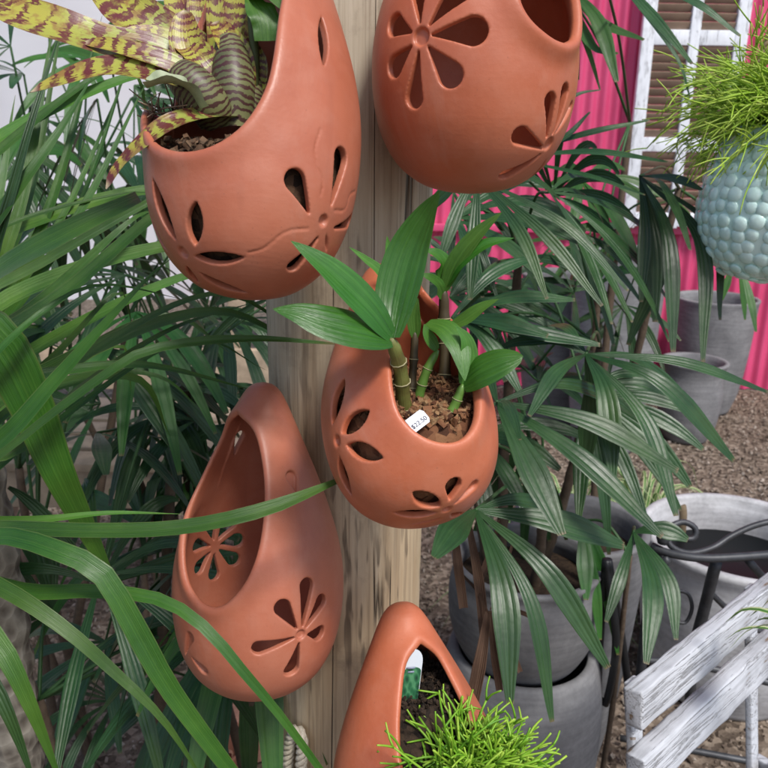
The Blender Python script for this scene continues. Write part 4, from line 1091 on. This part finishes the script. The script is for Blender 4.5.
# ------------------------------------------------------------------ white louvred shutter
def mat_whitewood(name='white_paint', wood=(.30, .22, .15), amt=.5, base=(.72, .74, .78), sc=(3, 60, 60)):
    t = NT(name); v = t.co(); g = t.noise(t.co(sc), 1.2, 6, .65); n = t.noise(v, 9, 4, .6); f = t.noise(t.co((sc[0] * 3, sc[1] * 5, sc[2] * 5)), 1, 4)
    ch = t.math('ADD', t.math('MULTIPLY', g, .62), t.math('MULTIPLY', n, .42))
    c = t.ramp(f, [(.3, sc3(base, .88)), (.6, base)])
    k = .72 - amt * .2
    c = t.mix(t.ramp(ch, [(k - .10, 0.), (k, 1.)]), c, sc3(base, .62))
    c = t.mix(t.ramp(ch, [(k, 0.), (k + .03, 1.)]), c, wood)
    ck = t.ramp(t.math('ABSOLUTE', t.math('SUBTRACT', g, .44)), [(0., 1.), (.018, 0.)])
    c = t.mix(t.math('MULTIPLY', ck, .35), c, (.19, .15, .11))
    b = t.bump(t.ramp(ch, [(k, 1.), (k + .04, 0.)]), .5, .0012); b = t.bump(t.math('SUBTRACT', 1, ck), .8, .002, b); b = t.bump(f, .25, .001, b)
    return t.prin(c, .6, b, .35)
SHY = 4.66
W0 = mat_whitewood('shutter_paint', amt=.25, base=(.76, .79, .84), sc=(20, 20, 3))
BRN = mat_plain('brown_louvre', (.27, .19, .135), .75, .3, 0, .22, 5, .08)
sx0 = on_y(637, 80, SHY)[0]; sx1 = on_y(746, 40, SHY)[0]; sz0 = 1.02; sz1 = 2.75
sh = thing('louvred_shutter', ((sx0 + sx1) / 2, SHY, sz0), 'white framed shutter with brown louvres fixed on the pink wall', 'shutter')
cx = (sx0 + sx1) / 2; hw = (sx1 - sx0) / 2
def fr(name, c, hx, hz, hy=.018):
    mb = MB(); box(mb, c, (hx, 0, 0), (0, hy, 0), (0, 0, hz), .004); return build(name, mb, W0, sh)
for x_, w_ in ((sx0 + .033, .035), (cx, .028), (sx1 - .033, .035)): fr('stile', (x_, SHY, (sz0 + sz1) / 2), w_, (sz1 - sz0) / 2)
zr = [on_y(690, 145, SHY)[2], on_y(690, 38, SHY)[2], sz0 + .05, sz1 - .05, on_y(690, -70, SHY)[2]]
for z in zr:
    for a, b in ((sx0 + .068, cx - .028), (cx + .028, sx1 - .068)):
        fr('rail', ((a + b) / 2, SHY, z), (b - a) / 2, .040, .0155)
zs = sorted(zr)
for a, b in ((sx0 + .068, cx - .028), (cx + .028, sx1 - .068)):
    for z0, z1 in zip(zs[:-1], zs[1:]):
        mb = MB(); nl = max(2, int((z1 - z0 - .08) / .042))
        for k in range(nl):
            z = z0 + .040 + (k + .5) * (z1 - z0 - .08) / nl
            box(mb, ((a + b) / 2, SHY + .004, z), ((b - a) / 2 - .001, 0, 0), (0, .0035, .0015), nrm((0, -.55, 1)) * .0215, .001)
        build('louvre_panel', mb, BRN, sh)

# ------------------------------------------------------------------ grey pots
CONC = mat_concrete('grey_concrete', (.11, .11, .115), (.175, .175, .18), (.27, .27, .275))
CONCD = mat_concrete('dark_concrete', (.09, .09, .092), (.145, .145, .15), (.22, .22, .225))
WASH = mat_concrete('whitewashed_concrete', (.26, .26, .265), (.42, .42, .43), (.56, .565, .58), 9)
def planter(name, c, prof, label, mat, cat='planter', soilz=None, group=None, soilmat=DARKSOIL, wt=.022):
    e = thing(name, c, label, cat, group)
    p = spline(np.array(prof), 40); inner = [(max(.001, r - wt), z) for r, z in p[::-1] if z > .04]
    lip = [(p[-1][0] - wt * .15, p[-1][1] + wt * .28), (p[-1][0] - wt * .8, p[-1][1] + wt * .28)]
    mb = MB(); lathe(mb, [(.001, p[0][1])] + [tuple(q) for q in p] + lip + inner + [(.001, .04)], c, 64)
    build('pot_body', mb, mat, e)
    if soilz:
        r = np.interp(soilz, [q[1] for q in p], [q[0] for q in p]) - wt + .004
        mb = MB(); lathe(mb, [(.0005, soilz + .01), (r * .5, soilz + .006), (r, soilz)], c, 40); build('soil', mb, soilmat, e)
    return e
GG = 'grey planters along the pink wall'
def ground_pot(px, py, D): 
    p = at(px, py, 1); r = ray(px, py); p = CAM + r * (D / r[1]); return (p[0], p[1], 0.)
planter('planter', ground_pot(712, 330, 4.35), [(.15, 0), (.19, .15), (.215, .4), (.225, .62), (.232, .66)], 'tall grey planter with a dark band of rim standing against the pink wall', CONC, soilz=.58, group=GG)
planter('planter', ground_pot(692, 380, 3.85), [(.11, 0), (.142, .08), (.158, .22), (.150, .34), (.158, .395), (.168, .42)], 'short rounded grey planter in front of the tall one by the pink wall', CONC, soilz=.36, group=GG)
planter('planter', ground_pot(617, 300, 3.7), [(.15, 0), (.19, .3), (.21, .7), (.215, .98), (.225, 1.0)], 'tallest grey planter, its flat rim just below the pink rail', CONC, soilz=.93, group=GG)
planter('planter', ground_pot(560, 330, 4.1), [(.15, 0), (.20, .3), (.215, .6), (.22, .8), (.228, .82)], 'grey planter half hidden behind the palm beside the tallest one', CONCD, soilz=.75, group=GG)

# stacked pots in front
k = on_y(519, 690, 1.37)
planter('planter', (k[0], k[1], 0), [(.115, 0), (.15, .1), (.172, .24), (.168, .38), (.154, .455), (.150, .465)], 'lower grey pot carrying the palm pot on top, right of the post', CONC, wt=.02)
u0 = (k[0] - .005, k[1], .435)
planter('planter', u0, [(.095, 0), (.125, .04), (.148, .10), (.152, .17), (.144, .215), (.149, .235)], 'upper dark grey pot holding the lady palm, stacked on another pot', CONCD, soilz=.19, wt=.016)
k2 = on_y(573, 590, 1.62)
planter('planter', (k2[0], k2[1], 0), [(.10, 0), (.13, .2), (.15, .45), (.155, .6), (.16, .62)], 'smooth dark grey planter squeezed behind the stacked palm pots', CONCD, soilz=.56)

# whitewashed tub with dark water
k3 = on_z(742, 536, .45)
tub = planter('water_tub', (k3[0], k3[1], 0), [(.19, 0), (.225, .1), (.245, .25), (.252, .40), (.262, .435), (.265, .45)], 'whitewashed concrete tub of black water behind the iron chair', WASH, 'tub', wt=.026)
t = NT('dark_water'); t.prin((.004, .005, .006), .3, t.bump(t.noise(t.co(), 12, 2), .05, .004), .12)
mb = MB(); lathe(mb, [(.0005, .355), (.12, .355), (.222, .355)], (k3[0], k3[1], 0), 48); build('water', mb, t.m, tub)
mb = MB(); tube(mb, [np.array((k3[0] - .075, k3[1] + .20, .30)), np.array((k3[0] - .078, k3[1] + .21, .40)), np.array((k3[0] - .085, k3[1] + .215, .435))], [.009, .012, .014], 8, 10)
o = build('wooden_peg', mb, mat_plain('peg_wood', (.16, .12, .075), .8, .2), None, org=(k3[0] - .078, k3[1] + .21, .30)); tag(o, 'short knobbly brown stick standing up out of the dark water', 'stick')

# ------------------------------------------------------------------ wrought-iron chair in front of the tub
IRON = mat_plain('wrought_iron', (.055, .058, .064), .5, .5, .4, .35, 30, .3)
ic = thing('iron_chair', on_z(690, 700, 0), 'dark wrought-iron garden chair with a scrolled armrest between the tub and the white chair', 'chair')
def irod(name, P, r, k_=8, n=24, par=None):
    mb = MB(); tube(mb, ppath(P), r, k_, n); return build(name, mb, IRON, par or ic)
arm = irod('armrest', [(652, 546, 1.52), (668, 553, 1.50), (700, 558, 1.48), (740, 557, 1.47), (800, 552, 1.45)], .0085)
irod('scroll', [(838, 512, 1.52), (768, 522, 1.53), (735, 534, 1.53), (712, 548, 1.52), (688, 553, 1.51), (670, 545, 1.51), (668, 530, 1.52), (682, 522, 1.53), (695, 528, 1.53), (694, 538, 1.53), (684, 539, 1.53)], .0062, 8, 60)
mb = MB(); q = at(664, 533, 1.50); lathe(mb, [(.001, -.024), (.010, -.022), (.0135, -.012), (.011, 0), (.013, .012), (.009, .022), (.001, .025)], q, 16); build('finial', mb, IRON, ic)
mb = MB(); q = at(666, 561, 1.49); lathe(mb, [(.001, -.010), (.008, -.006), (.008, .006), (.001, .010)], q, 14); build('bolt', mb, IRON, ic)
irod('leg', [(657, 552, 1.52), (648, 610, 1.58), (640, 680, 1.66), (632, 775, 1.80)], .011)
irod('leg', [(716, 562, 1.50), (704, 610, 1.58), (694, 650, 1.64), (690, 700, 1.72), (688, 745, 1.80)], .012)
irod('leg', [(748, 560, 1.49), (764, 578, 1.52), (790, 600, 1.55), (800, 700, 1.7), (805, 770, 1.8)], .008)
irod('brace', [(710, 592, 1.56), (724, 606, 1.58), (745, 625, 1.6), (790, 640, 1.62)], .006)
irod('ring', [(676, 590, 1.6), (688, 594, 1.6), (692, 608, 1.6), (686, 622, 1.61), (676, 622, 1.61)], .004)
irod('seat_rail', [(640, 660, 1.68), (690, 664, 1.66), (800, 690, 1.62)], .008)
irod('stretcher', [(620, 738, 1.85), (700, 752, 1.8), (820, 775, 1.75)], .008)

# thin dark plant stand beside the pots
pstd = thing('plant_stand', on_z(612, 745, 0), 'slender black metal plant stand with splayed legs between the pots and the chairs', 'plant stand')
for P in ([(606, 560, 1.45), (600, 640, 1.55), (597, 700, 1.62), (590, 775, 1.72)], [(606, 560, 1.45), (616, 640, 1.5), (607, 700, 1.58), (600, 700, 1.60)], [(608, 560, 1.45), (622, 640, 1.55), (632, 720, 1.66), (640, 800, 1.8)]):
    mb = MB(); tube(mb, ppath(P), .008, 8, 20); build('leg', mb, mat_plain('black_metal', (.022, .024, .027), .45, .5, .5, .2), pstd)

# ------------------------------------------------------------------ white slatted folding chair, lower right
CHW = mat_whitewood('chipped_white_paint', (.20, .145, .10), .52, (.53, .55, .585), (1.5, 60, 60))
A0 = at(632, 690, 1.0); zt = A0[2]
B0 = on_z(768, 580, zt); dx = B0 - A0; ux = nrm(dx); wdt = .44
ch = thing('folding_chair', (A0[0] + ux[0] * .2, A0[1] + ux[1] * .2, 0), 'weathered white slatted folding chair with chipped paint, cut off at the lower right corner', 'chair')
fw = nrm(np.array([ux[1], -ux[0], 0]))           # towards the viewer: the seat side
tiltv = nrm(np.array([0, 0, 1.]) - fw * .16)
def slat(c, hh, th=.013):
    mb = MB(); box(mb, c, ux * wdt / 2, nrm(np.cross(tiltv, ux)) * th, tiltv * hh, .004, 14, .0006); o = build('slat', mb, CHW, ch)
    return o
def slat2(c, hh, th=.0135):
    e = bpy.data.objects.new('tmp', None)
    mb = MB(); box(mb, (0, 0, 0), (wdt / 2, 0, 0), (0, th, 0), (0, 0, hh), .0035, 16, .0007)
    o = build('slat', mb, CHW, ch, True, None, True)
    yv = np.cross(tiltv, ux); M3 = np.column_stack([ux, yv, tiltv])
    o.matrix_local = Matrix.Translation(Vector(c - np.array(ch.location))) @ Matrix([[*r] for r in M3]).to_4x4()
mid = A0 + ux * wdt / 2
slat2(mid - tiltv * .027, .027); slat2(mid - tiltv * .126, .029)
for s_ in (.035, wdt - .045):
    mb = MB(); top = A0 + ux * s_ - tiltv * .01 + np.cross(tiltv, ux) * .021
    foot = top - tiltv * (top[2] / tiltv[2]) * 1.0
    box(mb, (top + foot) / 2, ux * .0125, np.cross(tiltv, ux) * .006, (top - foot) / 2, .003); build('back_upright', mb, CHW, ch)
for k in range(5):
    mb = MB(); c = mid + fw * (.09 + k * .075) - [0, 0, zt - .455]
    box(mb, c, ux * wdt / 2, fw * .028, (0, 0, .009), .003); build('seat_slat', mb, CHW, ch)
for s_ in (.02, wdt - .02):
    mb = MB(); c = A0 + ux * s_ + fw * .24 - [0, 0, zt - .435]; box(mb, c, ux * .008, fw * .21, (0, 0, .0105), .002); build('seat_rail', mb, CHW, ch)
    mb = MB(); a = A0 + ux * s_ + fw * .40 - [0, 0, zt - .425]; b = A0 + ux * s_ - fw * .10; b[2] = 0
    a2 = A0 + ux * s_ + fw * .44; a2[2] = 0
    tube(mb, [a, (a + a2) / 2, a2], .009, 8, 6); build('front_leg', mb, IRON, ch)
# ------------------------------------------------------------------ variegated spider plants
def mat_spider():
    t = NT('spider_plant_leaf'); uv, u, v = t.uv()
    e = t.math('ABSOLUTE', t.math('SUBTRACT', u, .5)); 
    c = t.mix(t.ramp(e, [(.22, 0.), (.3, 1.)]), (.07, .19, .035), (.50, .55, .30))
    return t.prin(c, .4, None, .4, transl=.25)
SPI = mat_spider()
GS = 'variegated spider plants on the ground'
def spider(c, label, n, L, wd=.016, group=GS):
    o = thing('spider_plant', c, label, 'plant', group); mb = MB(); c = np.array(c)
    for i in range(n):
        a = random.uniform(0, 2 * PI); l = L * random.uniform(.6, 1.1); d = np.array([math.cos(a), math.sin(a), 0])
        hgt = random.uniform(.3, 1.0) * l
        P = [c + d * .01, c + d * l * .35 + [0, 0, hgt * .75], c + d * l * .75 + [0, 0, hgt * .7], c + d * l + [0, 0, hgt * .25]]
        strip(mb, P, wd, nrm(np.array([0, 0, 1.]) + rng.normal(0, .2, 3)), wf_thin, 12, 2, fold=.35)
    build('leaves', mb, SPI, o); return o
for (px, py, D, lab) in [(612, 470, 2.45, 'spider plant with cream striped leaves under the palm fans, nearest the dark pots'), (650, 462, 2.75, 'variegated spider plant on the mulch just behind the water tub'), (575, 440, 2.7, 'spider plant almost hidden behind the lady palm blades'), (640, 500, 2.3, 'spider plant whose striped leaves lean against the whitewashed tub'), (548, 520, 2.2, 'low spider plant in the shade behind the stacked pots')]:
    r = ray(px, py); p = CAM + r * (D / r[1]); spider((p[0], p[1], max(0, p[2] - .14) * 0), lab, 60, .36)
spp = at(800, 640, .98); spider((spp[0], spp[1], spp[2] - .03), 'striped leaf tuft poking in at the right edge over the white chair', 16, .09, .012, None)

# ------------------------------------------------------------------ mint bubble pot hanging at the right, with its cactus
GLZ = NT('mint_glaze'); _v = GLZ.co(); _n = GLZ.noise(_v, 18, 4)
_g = GLZ.ramp(_n, [(.3, (.60, .86, .78)), (.7, (.72, .91, .85))])
GLZ.prin(_g, .16, GLZ.bump(GLZ.noise(_v, 60, 2), .08, .001), .5, coat=.4)
MC = at(781, 205, 1.22); MR = .122
mp = thing('bubble_pot', MC - [0, 0, .115], 'mint green glazed hanging pot covered in round bubbles at the right edge', 'hanging pot')
prof = [(.30, -.98), (.62, -.90), (.86, -.66), (.985, -.30), (1.0, 0), (.955, .32), (.86, .62), (.74, .86), (.70, 1.0)]
pp = spline(np.array(prof) * [MR, .118], 50)
mb = MB(); lathe(mb, [(.001, pp[0][1])] + [tuple(q) for q in pp] + [(r - .008, z) for r, z in pp[::-1]] + [(.001, -.105)], MC, 64)
row = 0; sarc = np.concatenate([[0], np.cumsum(np.linalg.norm(np.diff(pp, axis=0), axis=1))]); s_ = .006
ico = bmesh.new(); bmesh.ops.create_icosphere(ico, subdivisions=2, radius=1); IV = np.array([v.co for v in ico.verts]); IF = [tuple(v.index for v in f.verts) for f in ico.faces]; ico.free()
while s_ < sarc[-1] - .012:
    r = np.interp(s_, sarc, pp[:, 0]); z = np.interp(s_, sarc, pp[:, 1]); r2 = np.interp(s_ + .002, sarc, pp[:, 0]); z2_ = np.interp(s_ + .002, sarc, pp[:, 1])
    tn = nrm([r2 - r, z2_ - z]); nr, nz = tn[1], -tn[0]
    m = max(5, int(2 * PI * r / .0225))
    for j in range(m):
        a = 2 * PI * (j + .5 * (row % 2)) / m + random.uniform(-.05, .05); n_ = np.array([nr * math.cos(a), nr * math.sin(a), nz]); tt = np.array([-math.sin(a), math.cos(a), 0]); bb = np.cross(n_, tt)
        sz = random.uniform(.0100, .0128)
        mb.add(MC + np.array([r * math.cos(a), r * math.sin(a), z + random.uniform(-.0035, .0035)]) + IV[:, :1] * tt * sz + IV[:, 1:2] * bb * sz + IV[:, 2:] * n_ * sz * .36, IF)
    s_ += .0193; row += 1
build('pot_body', mb, GLZ.m, mp)
JUTE = mat_plain('jute_cord', (.36, .26, .15), .9, .3, 0, .3, 200, .7)
HT = MC + np.array([.05, 0, .62])
for a in (2.6, 4.7, .6):
    rp = MB(); rim = MC + np.array([math.cos(a) * MR * .72, math.sin(a) * MR * .72, .11])
    rope([rim, rim * .7 + HT * .3, HT], .0066, 14, 3, 60); build('hanging_cord', rp, JUTE, mp)
rp = MB(); rope([HT, HT + [0, 0, .4], HT + [0, 0, 1.2]], .007, 26, 3, 90); build('hanging_cord', rp, JUTE, mp)
hc = thing('string_cactus', MC + [0, 0, .10], 'large pale green stringy cactus cascading from the mint bubble pot', 'hanging plant')
mb = MB()
def d2(i):
    a = random.uniform(0, 2 * PI); e = random.uniform(.05, 1.2)
    return np.array([math.cos(a) * math.cos(e), math.sin(a) * math.cos(e), math.sin(e)]) + np.array([-.25, -.1, 0])
strings(mb, MC + [.01, 0, .135], 900, .035, .165, d2, .00125, 1.2, 3)
build('stems', mb, STR2, hc)

# ------------------------------------------------------------------ left side: white sheeting, timber bench, trunk, terracotta pot, bricks
SH = NT('plastic_sheeting'); SH.prin((.93, .935, .94), .5, SH.bump(SH.noise(SH.co((1, 1, 3)), 2, 3), .2, .02), .4, transl=.5)
gw = thing('plastic_sheeting', (-2.3, 3.6, 0), 'white translucent plastic greenhouse sheeting behind the left palms', 'greenhouse wall')
mb = MB(); n = 60; xs = np.linspace(-5.5, -.15, n)
V = [(x, 3.6 + .03 * math.sin(x * 5) + .012 * math.sin(x * 17 + z), z) for x in xs for z in (.75, 1.2, 1.7, 2.3, 3.0)]
mb.add(V, [(i * 5 + j, (i + 1) * 5 + j, (i + 1) * 5 + j + 1, i * 5 + j + 1) for i in range(n - 1) for j in range(4)]); build('sheet', mb, SH.m, gw)
TIM = mat_plain('sawn_timber', (.34, .265, .19), .8, .25, 0, .3, 14, .4)
for x_ in (-3.9, -2.3, -.68, -.17):
    mb = MB(); box(mb, (x_, 3.52, 1.5), (.045, 0, 0), (0, .03, 0), (0, 0, 1.5), .004); build('timber_stud', mb, TIM, gw)
mb = MB(); box(mb, (-2.8, 3.47, .45), (2.65, 0, 0), (0, .02, 0), (0, 0, .10), .004); build('base_board', mb, TIM, gw)
bn = thing('slatted_bench', (-.75, 2.15, 0), 'pale timber slatted bench behind the left lady palms', 'bench')
for k in range(5):
    mb = MB(); box(mb, (-.78, 1.95 + k * .12, .62 + 0), (.62, 0, 0), (0, .047, 0), (0, 0, .012), .003); build('slat', mb, TIM, bn)
for x_, y_ in ((-1.3, 1.98), (-.26, 1.98), (-1.3, 2.4), (-.26, 2.4)):
    mb = MB(); box(mb, (x_, y_, .303), (.035, 0, 0), (0, .035, 0), (0, 0, .303), .003); build('leg', mb, TIM, bn)
mb = MB(); box(mb, (-.78, 1.93, .55), (.60, 0, 0), (0, .012, 0), (0, 0, .055), .003); build('apron', mb, TIM, bn)

tk = at(-14, 560, 1.05); mb = MB(); prof = []
for i in range(90): z = i / 89 * 1.15; prof.append((.038 + .003 * math.sin(i * 1.4) + .004 * math.sin(z * 9), z - .03))
lathe(mb, prof + [(.001, 1.12)], (tk[0], tk[1], 0), 32)
tt = NT('pale_bark'); vv = tt.co(); a_ = tt.voro(tt.co((60, 60, 45)), 1); n_ = tt.noise(vv, 40, 5)
tt.prin(tt.ramp(tt.math('ADD', tt.math('MULTIPLY', a_, .5), tt.math('MULTIPLY', n_, .5)), [(.3, (.12, .10, .08)), (.6, (.30, .27, .22)), (.8, (.40, .37, .31))]), .9, tt.bump(a_, .8, .006), .2)
tag(build('tree_trunk', mb, tt.m, None, org=(tk[0], tk[1], 0)), 'pale rough-barked slim trunk at the left edge of the picture', 'tree trunk')

tz = on_z(214, 765, .06)
planter('flower_pot', (tz[0], tz[1], 0), [(.05, 0), (.062, .05), (.072, .10), (.078, .105), (.08, .125)], 'small plain terracotta flower pot on the mulch under the empty hanging pot', mat_plain('old_terracotta', (.30, .13, .085), .8, .25), 'flower pot', wt=.008)
BK = mat_plain('old_brick', (.28, .15, .11), .9, .3, 0, .25, 40, .5)
for (px, py, rot, lab) in [(250, 742, .5, 'broken red brick lying beside the small flower pot'), (232, 730, 1.3, 'brick fragment farther back under the palm fans')]:
    p = on_z(px, py, .03); mb = MB(); c_, s2 = math.cos(rot), math.sin(rot)
    box(mb, (0, 0, .03), np.array((c_, s2, 0)) * .065, np.array((-s2, c_, 0)) * .045, (0, 0, .03), .005, 3, .002)
    o = build('brick', mb, BK); o.location = (p[0], p[1], 0); tag(o, lab, 'brick', 'broken bricks on the mulch')
# ------------------------------------------------------------------ camera, light, colour
cam = bpy.data.cameras.new('camera'); co = bpy.data.objects.new('camera', cam); COL.objects.link(co)
cam.sensor_width = 36; cam.lens = 36 * FPX / 768; cam.clip_start = .02; cam.clip_end = 200
co.matrix_world = Matrix([[RT[0], UP[0], -FWD[0], CAM[0]], [RT[1], UP[1], -FWD[1], CAM[1]], [RT[2], UP[2], -FWD[2], CAM[2]], [0, 0, 0, 1]])
cam.dof.use_dof = True; cam.dof.focus_distance = .66; cam.dof.aperture_fstop = 17
scene.camera = co
w = bpy.data.worlds.new('World'); scene.world = w; w.use_nodes = True
nt = w.node_tree; bg = nt.nodes['Background']
sky = nt.nodes.new('ShaderNodeTexSky'); sky.sky_type = 'NISHITA'; sky.sun_disc = False
EL, AZ = R_(55), R_(150)          # azimuth: sun behind the viewer's right shoulder
sky.sun_elevation = EL; sky.sun_rotation = AZ; sky.air_density = .9; sky.dust_density = 2.2; sky.ozone_density = 1.0
nt.links.new(sky.outputs[0], bg.inputs[0]); bg.inputs[1].default_value = .112
sl = bpy.data.lights.new('sun', 'SUN'); so = bpy.data.objects.new('sun', sl); COL.objects.link(so)
sl.energy = 2.3; sl.angle = R_(11); sl.color = (1, .965, .92)
d = Vector((math.sin(AZ) * math.cos(EL), math.cos(AZ) * math.cos(EL), math.sin(EL)))
so.rotation_euler = d.to_track_quat('Z', 'Y').to_euler(); so.location = (2, -3, 6)
vs = scene.view_settings; vs.view_transform = 'Standard'; vs.look = 'None'; vs.gamma = 1; vs.use_curve_mapping = False
vs.exposure = 0.64
scene.cycles.use_denoising = True
scene.cycles.max_bounces = 8; scene.cycles.transparent_max_bounces = 8
